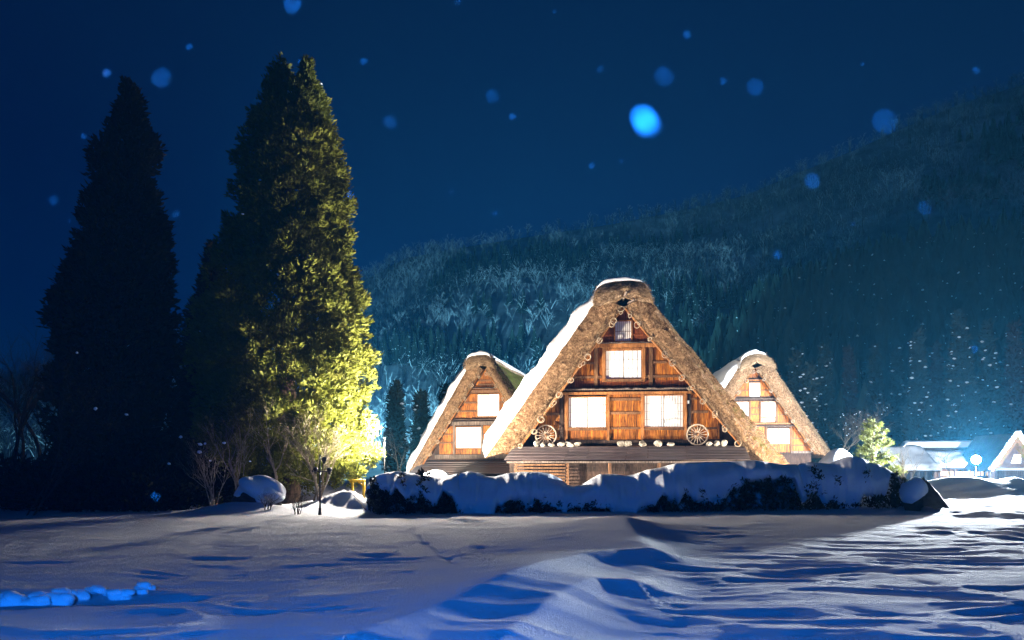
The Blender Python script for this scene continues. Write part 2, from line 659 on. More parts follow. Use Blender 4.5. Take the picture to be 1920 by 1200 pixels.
def build_ground():
    ys = np.concatenate([np.geomspace(2.4, 62, 620), np.geomspace(63, 620, 40)])
    us = np.linspace(-.95, .95, 410)
    U, Y = np.meshgrid(us, ys)
    X = U * Y
    Z = ground_h(X, Y)
    nr, nc = X.shape
    V = np.stack([X, Y, Z], -1).reshape(-1, 3)
    idx = np.arange(nr * nc).reshape(nr, nc)
    F = np.stack([idx[:-1, :-1], idx[:-1, 1:], idx[1:, 1:], idx[1:, :-1]], -1).reshape(-1, 4)
    base = len(V)
    S = np.array([(-640, -50, -0.45), (640, -50, -0.45), (640, 640, -0.45), (-640, 640, -0.45)])
    V = np.vstack([V, S])
    F = np.vstack([F, [[base, base + 1, base + 2, base + 3]]])
    me = arr_mesh("ground", V, F, smooth=True)
    o = link("ground", me, M['snow_field'])
    tag(o, "rippled snow field in front of the farmhouses", None, None, "structure")


build_ground()

# ------------------------------------------------------------------ hillside
SKY_PX = [-700, -200, 0, 300, 500, 690, 760, 850, 950, 1150, 1300, 1400, 1500, 1600, 1700, 1800, 1920, 2300, 2800]
SKY_PY = [800, 730, 690, 630, 570, 500, 462, 445, 428, 398, 368, 343, 300, 260, 214, 172, 135, 60, 40]
FT_PX = [1180, 1280, 1350, 1420, 1480, 1600, 1750, 1920, 2200, 2800]
FT_PY = [900, 820, 700, 620, 590, 560, 530, 505, 480, 470]


def hill_h(x, y):
    u = x / np.maximum(y, 1.0)
    px = 960 + u * FPX
    sky = (HOR - np.interp(px, SKY_PX, SKY_PY)) - 17
    crest = 450.0
    t = (y - 145) / (crest - 145)
    g = np.clip(t, 0, 1) ** 1.15
    z = np.maximum(sky, 5) / FPX * crest * g
    z = z * (1 - 0.35 * sstep(1.0, 1.5, t))
    spur = 9.0 * fbm(x * 0.013, y * 0.010, 91, 3) * sstep(0, 0.3, t) * (1 - sstep(0.75, 1.0, t))
    z = z + spur
    ft = np.maximum(HOR - np.interp(px, FT_PX, FT_PY), 0)
    f1 = ft / FPX * 205 * sstep(118, 205, y) * (1 - sstep(215, 300, y)) ** 1.0
    z = np.maximum(z, f1 + 2.5 * vn(x * 0.04, y * 0.04, 93))
    return z - 1.5 * (1 - sstep(100, 150, y))


def build_hill():
    ys = np.linspace(108, 600, 150)
    us = np.linspace(-0.95, 0.95, 240)
    U, Y = np.meshgrid(us, ys)
    X = U * Y
    Z = hill_h(X, Y)
    nr, nc = X.shape
    V = np.stack([X, Y, Z], -1).reshape(-1, 3)
    idx = np.arange(nr * nc).reshape(nr, nc)
    F = np.stack([idx[:-1, :-1], idx[:-1, 1:], idx[1:, 1:], idx[1:, :-1]], -1).reshape(-1, 4)
    o = link("hillside", arr_mesh("hillside", V, F, smooth=True), M['hill'])
    tag(o, "snowy wooded mountainside behind the farmhouses", None, None, "structure")


build_hill()


def proto_bare(seed, fr=.58):
    """small bare tree one unit tall: verts, quads, material index (0 bark, 1 snow)"""
    rr = random.Random(seed)
    V, F, Mi = [], [], []

    def strip(a, b, w0, w1, mi):
        a = np.array(a)
        b = np.array(b)
        d = b - a
        s = np.cross(d, [rr.uniform(-1, 1), rr.uniform(-1, 1), 0.1])
        s /= (np.linalg.norm(s) + 1e-9)
        n = len(V)
        V.extend([a - s * w0, a + s * w0, b + s * w1, b - s * w1])
        F.append((n, n + 1, n + 2, n + 3))
        Mi.append(mi)

    top = np.array([rr.uniform(-.06, .06), rr.uniform(-.06, .06), 1.0])
    for k in range(3):
        a = k * 2.1
        o = np.array([math.cos(a), math.sin(a), 0]) * 0.008
        strip(o * 1.0, top * .8 + o * 0.3, .013, .005, 0)
    for k in range(9):
        h = rr.uniform(.25, .90)
        a = rr.uniform(0, 6.28)
        L = (1.12 - h) * rr.uniform(.34, .56)
        p = top * h
        q = p + np.array([math.cos(a) * L * .7, math.sin(a) * L * .7, L * rr.uniform(.6, 1.3)])
        strip(p, q, .0065, .003, 1 if rr.random() < fr else 0)
        for j in range(2):
            a2 = a + rr.uniform(-1.1, 1.1)
            p2 = p + (q - p) * rr.uniform(.35, .9)
            L2 = L * rr.uniform(.35, .6)
            q2 = p2 + np.array([math.cos(a2) * L2, math.sin(a2) * L2, L2 * rr.uniform(.1, .9)])
            strip(p2, q2, .0045, .002, 1 if rr.random() < fr else 0)
    return np.array(V), np.array(F), np.array(Mi)


def proto_conifer(seed, snow=0.2):
    rr = random.Random(seed)
    V, F, Mi = [], [], []
    L = 7
    for k in range(L):
        z0 = .08 + .84 * k / L
        z1 = min(1.0, z0 + .30)
        r = .20 * (1 - (z0 - .05)) * rr.uniform(.85, 1.15) + .015
        n = 7
        off = rr.uniform(0, 6.28)
        for j in range(n):
            a0 = off + 2 * math.pi * j / n + rr.uniform(-.15, .15)
            a1 = a0 + 2 * math.pi / n * .95
            ra = r * rr.uniform(.7, 1.2)
            rb = r * rr.uniform(.7, 1.2)
            m = len(V)
            V.extend([np.array([math.cos(a0) * ra, math.sin(a0) * ra, z0 - .05 * rr.random()]),
                      np.array([math.cos(a1) * rb, math.sin(a1) * rb, z0 - .05 * rr.random()]),
                      np.array([math.cos(a1) * .012, math.sin(a1) * .012, z1]),
                      np.array([math.cos(a0) * .012, math.sin(a0) * .012, z1])])
            F.append((m, m + 1, m + 2, m + 3))
            Mi.append(0)
            if rr.random() < snow:
                c = np.array([math.cos(a0 + .3) * ra * .85, math.sin(a0 + .3) * ra * .85, z0 + .03])
                s = rr.uniform(.012, .032)
                m = len(V)
                V.extend([c + np.array([-s, 0, 0]), c + np.array([0, -s, -s * .4]), c + np.array([s, 0, 0]), c + np.array([0, s * .3, s * .9])])
                F.append((m, m + 1, m + 2, m + 3))
                Mi.append(1)
    return np.array(V), np.array(F), np.array(Mi)


def scatter(name, protos, pts, hs, mats, label):
    Vs, Fs, Ms = [], [], []
    n = 0
    which = RNG.integers(0, len(protos), len(pts))
    for k, (pv, pf, pm) in enumerate(protos):
        sel = np.where(which == k)[0]
        if len(sel) == 0:
            continue
        a = RNG.uniform(0, 6.283, len(sel))
        ca, sa = np.cos(a)[:, None], np.sin(a)[:, None]
        sc = hs[sel][:, None]
        x = (pv[:, 0][None] * ca - pv[:, 1][None] * sa) * sc + pts[sel, 0][:, None]
        y = (pv[:, 0][None] * sa + pv[:, 1][None] * ca) * sc + pts[sel, 1][:, None]
        z = pv[:, 2][None] * sc + pts[sel, 2][:, None]
        V = np.stack([x, y, z], -1).reshape(-1, 3)
        F = (pf[None] + (np.arange(len(sel)) * len(pv))[:, None, None]).reshape(-1, 4) + n
        Vs.append(V)
        Fs.append(F)
        Ms.append(np.tile(pm, len(sel)))
        n += len(V)
    me = arr_mesh(name, np.vstack(Vs), np.vstack(Fs), np.concatenate(Ms))
    o = link(name, me, mats)
    return tag(o, label, "forest", None, "stuff")


def hill_points(n, ymin, ymax, umin, umax, power=1.0):
    u = RNG.uniform(umin, umax, n)
    y = ymin + (ymax - ymin) * RNG.uniform(0, 1, n) ** power
    x = u * y
    return np.stack([x, y, hill_h(x, y)], -1)


M['hill_snow'] = snow_mat("tree_snow", 2, 0.1, 0.05, (0.80, 0.84, 0.86))
pts = hill_points(13500, 150, 468, -0.78, 0.80, 0.85)
cn = fbm(pts[:, 0] * 0.016, pts[:, 1] * 0.016, 131, 3)
px_ = 960 + pts[:, 0] / pts[:, 1] * FPX
clear = (fbm(pts[:, 0] * 0.020 + 40, pts[:, 1] * 0.014, 151, 2) > 0.30) & (RNG.uniform(0, 1, len(pts)) < .7)
foot = (px_ > 1330) & (pts[:, 1] < 250)
con = ((cn > 0.24) & ~foot) & ~clear & (pts[:, 1] < 400)
bare = ~con & ~foot & ~clear
fz_ = fbm(pts[:, 0] * 0.022 + 9, pts[:, 1] * 0.018, 171, 3) + RNG.uniform(-.25, .25, len(pts))
frost = bare & (fz_ > .02)
dim = bare & ~frost
scatter("frosted_forest", [proto_bare(s, .85) for s in range(7)], pts[frost], RNG.uniform(5.0, 9.5, frost.sum()), [M['hill_tree'], M['hill_snow']],
        "frosted pale leafless trees in patches on the mountainside")
scatter("bare_forest", [proto_bare(s, .18) for s in range(50, 57)], pts[dim], RNG.uniform(5.0, 9.5, dim.sum()), [M['hill_tree'], M['hill_snow']],
        "dark leafless wood covering the mountainside")
scatter("conifer_forest", [proto_conifer(s, .32) for s in range(20, 27)], pts[con], RNG.uniform(4.5, 9.5, con.sum()), [M['hill_conifer'], M['hill_snow']],
        "dark green evergreens mixed into the mountainside wood")
pf = hill_points(1500, 122, 212, 0.20, 0.82, 0.8)
scatter("cedar_plantation", [proto_conifer(s, .10) for s in range(40, 46)], pf, RNG.uniform(9, 15, len(pf)), [M['hill_conifer'], M['hill_snow']],
        "dark cedar plantation on the lower slope at right")

# ------------------------------------------------------------------ houses
class Half:
    pass


def straws(samples, dirs, lens, wid, seed):
    """thin triangles standing out of a surface"""
    r = np.random.default_rng(seed)
    n = len(samples)
    side = np.cross(dirs, r.normal(size=(n, 3)))
    side /= np.linalg.norm(side, axis=1)[:, None] + 1e-9
    w = r.uniform(.5, 1.2, n)[:, None] * wid
    V = np.empty((n, 3, 3))
    V[:, 0] = samples - side * w - dirs * 0.02
    V[:, 1] = samples + side * w - dirs * 0.02
    V[:, 2] = samples + dirs * lens[:, None]
    F = np.arange(3 * n).reshape(n, 3)
    return V.reshape(-1, 3), F


def grid_faces(nr, nc, base=0):
    idx = np.arange(nr * nc).reshape(nr, nc) + base
    return np.stack([idx[:-1, :-1], idx[:-1, 1:], idx[1:, 1:], idx[1:, :-1]], -1).reshape(-1, 4)


def house(c):
    Y, axis, ov = c['Y'], c['axis'], c['ov']
    s = Y / FPX
    sf = (Y - ov) / FPX
    X = gx(axis, Y)
    root = empty(c['name'], (X, Y, 0), -R(c['yaw']))
    tag(root, c['label'], 'house', 'thatched gable farmhouses')
    wx = lambda px: (px - axis) * s
    wz = lambda py: CH + (HOR - py) * s
    fx = lambda px: (px - axis) * sf
    fz = lambda py: CH + (HOR - py) * sf
    Lr = c['length']
    N = c.get('N', 46)
    seed = c['seed']

    # inner roof lines in metres: z = za - k*|x|
    def line(side):
        (x0, y0), (x1, y1) = c['inner'][side]
        x0, x1, z0, z1 = fx(x0), fx(x1), fz(y0), fz(y1)
        k = (z1 - z0) / (x1 - x0)
        return z0 - k * x0, k

    zl, kl = line('L')
    zr, kr = line('R')
    roofz = lambda x: (zl + kl * x) if x < 0 else (zr + kr * x)

    # --- roof
    roof = None
    for sd in ('L', 'R'):
        t = np.linspace(0, 1, N)
        sg = -1 if sd == 'L' else 1

        def ln(key):
            (xf, yf), (xa, ya) = c[key][sd]
            P0 = np.array([fx(xf), fz(yf)])
            P1 = np.array([fx(xa), fz(ya)])
            return P0[None] + (P1 - P0)[None] * t[:, None]
        I = ln('inner')
        O = ln('face')
        B = ln('bevel')
        rows = []
        mats = []
        # inside row at the back, inside row at the front, across the cut face, bevel, slope to the back
        cols = []

        def addc(P, y, amp, kind):
            yy = np.full(N, y)
            j = len(cols)
            nx = amp * vn(t * Lr * 1.5, np.full(N, j * .9), seed + 3) + amp * .6 * vn(t * Lr * 6, np.full(N, j * 1.7), seed + 4)
            ny = amp * vn(t * Lr * 3.1, np.full(N, j * 1.3), seed + 5)
            cols.append(np.stack([P[:, 0] + nx * .6 * sg, yy + ny, P[:, 1] + nx * .6], -1))
            mats.append(kind)
        addc(I, Lr, 0, 0)
        addc(I, .3, 0, 0)
        for k in range(7):
            f = k / 6.0
            bulge = 0.10 * math.sin(math.pi * f)
            addc(I + (O - I) * f, -ov + 0.16 * (1 - f) ** 2 - bulge + .12 * f ** 3, 0.045, 0)
        nb = 6
        for k in range(1, nb + 1):
            f = k / nb
            addc(O + (B - O) * f, -ov + .12 + f * c['bevel_y'], 0.05, 1)
        nl = c.get('nl', 10)
        for k in range(1, nl + 1):
            f = k / nl
            addc(B, -ov + .12 + c['bevel_y'] + (Lr - (-ov + .12 + c['bevel_y'])) * f, 0.05, 1)
        addc(I, Lr, 0, 1)
        G = np.stack(cols, 1)
        nr, nc = G.shape[:2]
        F = grid_faces(nr, nc)
        mi = np.tile([1 if mats[j + 1] == 1 else 0 for j in range(nc - 1)], nr - 1)
        # foot cap
        V = G.reshape(-1, 3)
        Fc = []
        me = arr_mesh("roof", V, F, mi, smooth=False)
        bm = bmesh.new()
        bm.from_mesh(me)
        bm.verts.ensure_lookup_table()
        try:
            bm.faces.new([bm.verts[j] for j in range(nc)])
        except ValueError:
            pass
        bmesh.ops.recalc_face_normals(bm, faces=bm.faces)
        bm.to_mesh(me)
        bm.free()
        slope_m = c.get('slope_' + sd, M['thatch_slope'])
        o = link("roof_slope", me, [M['thatch_cut'], slope_m], root)
        # straw ends
        r = np.random.default_rng(seed + (1 if sd == 'R' else 2))
        ns = c['straws']
        ii = r.uniform(0, nr - 1.001, ns)
        jj = r.uniform(2, 8.0 + nb - 0.001, ns)
        i0, j0 = ii.astype(int), jj.astype(int)
        fi, fj = (ii - i0)[:, None], (jj - j0)[:, None]
        P = (G[i0, j0] * (1 - fi) + G[i0 + 1, j0] * fi) * (1 - fj) + (G[i0, j0 + 1] * (1 - fi) + G[i0 + 1, j0 + 1] * fi) * fj
        down = (G[0, 5] - G[-1, 5])
        down /= np.linalg.norm(down)
        face = (jj < 8)[:, None]
        D = np.where(face, np.array([0, -1, 0]) * .8 + down * .6, down * .9 + np.array([sg * .3, -.25, .15]))
        D = D + r.normal(size=(ns, 3)) * .38
        D /= np.linalg.norm(D, axis=1)[:, None]
        V1, F1 = straws(P, D, r.uniform(.03, .11, ns) * c['straw_len'], .009 * c['straw_len'], seed)
        # ragged fringe on the inner edge
        nf = ns // 3
        ii = r.uniform(0, nr - 1.001, nf)
        i0 = ii.astype(int)
        fi = (ii - i0)[:, None]
        jf = r.integers(2, 4, nf)
        P = G[i0, jf] * (1 - fi) + G[i0 + 1, jf] * fi
        inward = np.array([-sg * .8, -.15, -.75])
        clump = (vn(ii * .9, ii * 0, seed + 9) * .5 + .6)
        D = inward + r.normal(size=(nf, 3)) * .4
        D /= np.linalg.norm(D, axis=1)[:, None]
        V2, F2 = straws(P, D, r.uniform(.05, .20, nf) * c['straw_len'] * clump, .012 * c['straw_len'], seed + 1)
        st = link("straw", arr_mesh("straw", np.vstack([V1, V2]), np.vstack([F1, F2 + len(V1)])), M['straw'] if sd == 'L' else M['straw'], o)
        tag(st, kind='stuff')
        # pole and rope loops along the inner edge
        p0 = Vector((I[0, 0], -ov + .22, I[0, 1]))
        p1 = Vector((I[-1, 0], -ov + .22, I[-1, 1]))
        off = Vector((-sg * .06, 0, -.05))
        mb = MB()
        mb.tube(p0 + off, p1 + off, .06, .045, 7)
        mb.build("verge_pole", M['post'], root, True)
        nk = c['loops']
        for k in range(nk):
            f = (k + .6 + .25 * random.uniform(-1, 1)) / nk
            p = p0.lerp(p1, f) + off
            mb = MB()
            for q in range(2):
                ax = Vector((random.uniform(-.6, .6), -1 + random.uniform(-.2, .2), random.uniform(-.5, .5)))
                mb.torus(p + Vector((random.uniform(-.07, .07) - sg * .04, -.10 - .04 * q, random.uniform(-.09, .05))), ax, random.uniform(.07, .125), .018, 12, 5, 0, random.uniform(.7, 1))
            mb.build("rope_loop", M['rope'], root, True)
        # snow blanket
        sn = c.get('snow_' + sd)
        if sn:
            th = sn['th']
            cs = []
            nrm = np.array([B[0, 1] - B[-1, 1], B[-1, 0] - B[0, 0]]) * 1.0
            nrm = np.array([sg * abs(nrm[0]), abs(nrm[1])])
            nrm /= np.linalg.norm(nrm)
            t0 = sn.get('t0', -.01)
            tg = np.linspace(0, 1, N)
            lump = 1 + .35 * fbm(tg * 9, tg * 0 + 2, seed + 31, 3)
            endp = np.minimum(1, np.sqrt(np.clip(tg / .05, 0, 1))) * (1 - .55 * sstep(.85, 1.0, tg))
            fr = [0, .02, .08, .2, .4, .7, 1.0]
            prof = [0.02, .45, .75, .92, 1, 1, 1]
            ext = np.linspace(0, 1, 8)[1:]
            Pn = []
            for f, pr in zip(fr, prof):
                base = O + (B - O) * f
                y = -ov + .13 + f * c['bevel_y'] - .06 * (pr > .3)
                w = th * pr * lump * endp * (1 + .2 * vn(tg * 14, tg * 0 + f * 3, seed + 33))
                Pn.append(np.stack([base[:, 0] + nrm[0] * w, np.full(N, y), base[:, 1] + nrm[1] * w], -1))
            ybl = -ov + .13 + c['bevel_y']
            for e in ext:
                y = ybl + (Lr - ybl) * e
                w = th * (1 - .98 * (e > .999)) * lump * endp * (1 + .25 * vn(tg * 8, tg * 0 + e * 7, seed + 34))
                Pn.append(np.stack([B[:, 0] + nrm[0] * w, np.full(N, y), B[:, 1] + nrm[1] * w], -1))
            G2 = np.stack(Pn, 1)
            me = arr_mesh("roof_snow", G2.reshape(-1, 3), grid_faces(*G2.shape[:2]), smooth=True)
            link("roof_snow", me, M['snow'], o)
        if c.get('patch_' + sd):
            r = np.random.default_rng(seed + 77)
            for k in range(c['patch_' + sd]):
                tt = r.uniform(.25, .97)
                yy = r.uniform(.6, Lr * .85)
                i = int(tt * (N - 1))
                mb = MB()
                mb.blob((0, 0, 0), (.5, .14, .07), seed + k, .35, 2)
                ob = mb.build("snow_patch", M['snow'], o, True)
                ang = math.atan2(B[-1, 1] - B[0, 1], B[-1, 0] - B[0, 0])
                ob.rotation_euler = (0, -ang, 0)
                ob.scale = (r.uniform(.7, 2.0), r.uniform(.8, 2.4), 1)
                ob.location = (B[i, 0] + sg * .02, yy, B[i, 1] + .02)

    # --- ridge cap
    ct = c['cap_top']
    cb = c['cap_bot']
    nu = 26
    upx = np.linspace(ct[0][0], ct[-1][0], nu)
    top = np.interp(upx, [p[0] for p in ct], [p[1] for p in ct])
    bot = np.interp(upx, [p[0] for p in cb], [p[1] for p in cb])
    nv = 9
    Pn = []
    for k in range(nv):
        f = k / (nv - 1)
        py = bot + (top - bot) * f
        a = .05
        jit = a * vn(upx * .12, np.full(nu, k * 1.1), seed + 51)
        Pn.append(np.stack([fx(upx) + jit * .6, -ov - .16 - .12 * math.sin(math.pi * min(f, .8) / .8 * .9) + jit * 1.2 + .22 * f ** 4, fz(py) + jit * .5], -1))
    for k in range(1, 9):
        y = -ov + .1 + (Lr + ov + .2) * (k / 8) ** 1.6
        jit = .05 * vn(upx * .2, np.full(nu, y * 1.1), seed + 52)
        Pn.append(np.stack([fx(upx), np.full(nu, y), fz(top) + jit], -1))
    G = np.stack(Pn, 0)
    nr, nc = G.shape[:2]
    V = G.reshape(-1, 3)
    me = arr_mesh("ridge_cap", V, grid_faces(nr, nc), smooth=False)
    # side skirts
    bm = bmesh.new()
    bm.from_mesh(me)
    bverts = list(bm.verts)
    for jcol in (0, nc - 1):
        lo = [bverts[k * nc + jcol] for k in range(nv)]
        bot0 = lo[0].co
        prev_t, prev_b = None, None
        for k in range(nv - 1, nr):
            vt = bverts[k * nc + jcol]
            vb = bm.verts.new((bot0.x, vt.co.y, bot0.z)) if k > nv - 1 else lo[0]
            if prev_t is not None:
                try:
                    bm.faces.new([prev_t, vt, vb, prev_b])
                except ValueError:
                    pass
            prev_t, prev_b = vt, vb
        try:
            bm.faces.new(lo)
        except ValueError:
            pass
    bmesh.ops.recalc_face_normals(bm, faces=bm.faces)
    bm.to_mesh(me)
    bm.free()
    cap = link("ridge_cap", me, M['thatch_cap'], root)
    r = np.random.default_rng(seed + 5)
    ns = c['straws'] // 2
    ii = r.uniform(0, nv + 1 - .001, ns)
    jj = r.uniform(0, nc - 1.001, ns)
    i0, j0 = ii.astype(int), jj.astype(int)
    fi, fj = (ii - i0)[:, None], (jj - j0)[:, None]
    P = (G[i0, j0] * (1 - fi) + G[i0 + 1, j0] * fi) * (1 - fj) + (G[i0, j0 + 1] * (1 - fi) + G[i0 + 1, j0 + 1] * fi) * fj
    sgn = np.sign(jj / nc - .5)
    D = np.stack([sgn * .9, np.full(ns, -.35), np.full(ns, -.35)], -1) + r.normal(size=(ns, 3)) * .3
    D /= np.linalg.norm(D, axis=1)[:, None]
    V1, F1 = straws(P, D, r.uniform(.05, .20, ns) * c['straw_len'], .010 * c['straw_len'], seed + 6)
    tag(link("straw", arr_mesh("straw", V1, F1), M['straw'], cap), kind='stuff')
    # snow on the ridge
    sx = c['cap_snow']
    us = np.linspace(sx[0], sx[1], 22)
    tp = np.interp(us, [p[0] for p in ct], [p[1] for p in ct])
    e = np.sin(np.pi * np.clip((us - sx[0]) / (sx[1] - sx[0]), 0, 1)) ** .45
    Pn = []
    for k, (yy, pr) in enumerate([(-.14, 0.0), (-.17, .55), (-.05, .9), (.3, 1), (1.2, 1), (3, .9), (6, 1), (Lr + ov - .1, .9), (Lr + ov, 0)]):
        w = sx[2] * pr * e * (1 + .2 * vn(us * .11, us * 0 + yy, seed + 61))
        Pn.append(np.stack([fx(us), np.full(len(us), -ov + yy), fz(tp) - .03 + w], -1))
    G = np.stack(Pn, 0)
    link("ridge_snow", arr_mesh("ridge_snow", G.reshape(-1, 3), grid_faces(*G.shape[:2]), smooth=True), M['snow'], cap)
    # poles poking out of the ridge
    for (x0, y0, x1, y1, out) in c.get('poles', []):
        mb = MB()
        mb.tube((fx(x0), -ov + .3, fz(y0)), (fx(x1), -ov - out, fz(y1)), .05, .042, 7)
        mb.build("ridge_pole", M['grey_wood'], root, True)

    # --- wall backing
    zb = wz(c['wall_base'])
    xl = (zb - zl) / kl
    xr = (zb - zr) / kr
    xa = (zr - zl) / (kl - kr) if abs(kl - kr) > 1e-6 else 0
    mb = MB()
    mb.prism([(xl, zb), (xr, zb), (xa, zl + kl * xa)], .05, .12)
    mb.prism([(xl, -.2), (xr, -.2), (xr, zb - .002), (xl, zb - .002)], .05, .12)
    # plain back and side walls so that the house closes
    mb.box2((xl + .05, .12, -.2), (xl + .15, Lr - .3, zb))
    mb.box2((xr - .15, .12, -.2), (xr - .05, Lr - .3, zb))
    mb.prism([(xl, -.2), (xr, -.2), (xr, zb), (xa, zl + kl * xa), (xl, zb)], Lr - .4, Lr - .3)
    mb.build("gable_wall", M['dark_wood'], root)

    # --- planks
    for (px0, px1, py0, py1, pw, mat) in c['planks']:
        x0, x1, z0, z1 = wx(px0), wx(px1), wz(py0), wz(py1)
        n = max(1, int(round((px1 - px0) / pw)))
        edges = [x0 + (x1 - x0) * (k + (random.uniform(-.2, .2) if 0 < k < n else 0)) / n for k in range(n + 1)]
        for k in range(n):
            a, b = edges[k] + .003, edges[k + 1] - .003
            ta, tb = min(z1, roofz(a)), min(z1, roofz(b))
            if ta <= z0 + .03 and tb <= z0 + .03:
                continue
            ta, tb = max(ta, z0 + .01), max(tb, z0 + .01)
            d = random.uniform(0, .014)
            m = MB()
            m.prism([(a, z0), (b, z0), (b, tb), (a, ta)], -.03 - d, .045)
            m.build("plank", M[mat], root)
    # --- posts, beams, battens  (px0, px1, py_top, py_bottom, y_front, name, material)
    for (px0, px1, py0, py1, yf, nm, mat) in c['beams']:
        m = MB()
        m.box2((wx(px0), yf, wz(py1)), (wx(px1), .045, wz(py0)))
        m.build(nm, M[mat], root, bevel=.008)
    # --- small pent roofs  (px0, px1, py, drop, depth)
    for (px0, px1, py, dpx, dep) in c['pents']:
        z0 = wz(py)
        n = max(6, int((wx(px1) - wx(px0)) / .16))
        pent = MB()
        pent.prism([(wx(px0), z0 - .05 * 1), (wx(px1), z0 - .05), (wx(px1), z0), (wx(px0), z0)], -.12, .045)
        pr = pent.build("pent_roof", M['grey_wood'], root)
        for k in range(n):
            a = wx(px0) + (wx(px1) - wx(px0)) * k / n
            b = wx(px0) + (wx(px1) - wx(px0)) * (k + 1) / n
            dz = dpx * s
            q = MB()
            j = random.uniform(-.02, .02)
            jj_ = random.uniform(0, .05)
            lift = .004 * (k % 2)
            vs = []
            for (yy, zz) in ((.04, z0 + .06 + lift), (-dep - jj_, z0 + .06 - dz + j + lift), (-dep - jj_, z0 + .03 - dz + j + lift), (.04, z0 + .03 + lift)):
                vs.append((a + .002, yy, zz))
                vs.append((b - .002, yy, zz))
            q.add(vs, [(0, 1, 3, 2), (2, 3, 5, 4), (4, 5, 7, 6), (6, 7, 1, 0), (0, 2, 4, 6), (1, 7, 5, 3)])
            q.build("shingle", M['grey_wood'], pr)
    # --- windows (px0, px1, py0, py1, panes, bars, bar_material)
    for (px0, px1, py0, py1, npan, nbar, hb, bmat) in c['windows']:
        x0, x1, z1, z0 = wx(px0), wx(px1), wz(py0), wz(py1)
        fw = 2.2 * s * c.get('frame_k', 1)
        m = MB()
        m.box2((x0 - fw, -.10, z0 - fw), (x0, .04, z1 + fw))
        m.box2((x1, -.10, z0 - fw), (x1 + fw, .04, z1 + fw))
        m.box2((x0, -.10, z1), (x1, .04, z1 + fw))
        m.box2((x0, -.12, z0 - fw), (x1, .04, z0))
        w = m.build("window", M['post'], root, bevel=.006)
        pw_ = (x1 - x0) / npan
        for k in range(npan):
            m = MB()
            m.box2((x0 + k * pw_ + .012, -.015 - .03 * (k % 2), z0), (x0 + (k + 1) * pw_ - .012, .01 - .03 * (k % 2), z1))
            m.build("pane", M['paper'], w)
            m = MB()
            yb = -.024 - .03 * (k % 2)
            for q in range(1, nbar):
                xx = x0 + k * pw_ + pw_ * q / nbar
                m.box((xx, yb, (z0 + z1) / 2), (.014, .014, z1 - z0 - .004))
            for q in range(1, hb):
                zz = z0 + (z1 - z0) * q / hb
                m.box((x0 + (k + .5) * pw_, yb - .003, zz), (pw_ - .03, .014, .014))
            if nbar > 1:
                m.build("lattice", M[bmat], w)
        if npan > 1:
            m = MB()
            m.box(((x0 + x1) / 2, -.05, (z0 + z1) / 2), (.022, .03, z1 - z0 - .004))
            m.build("mullion", M['grey_wood'], w)
    return root, wx, wz, fx, fz


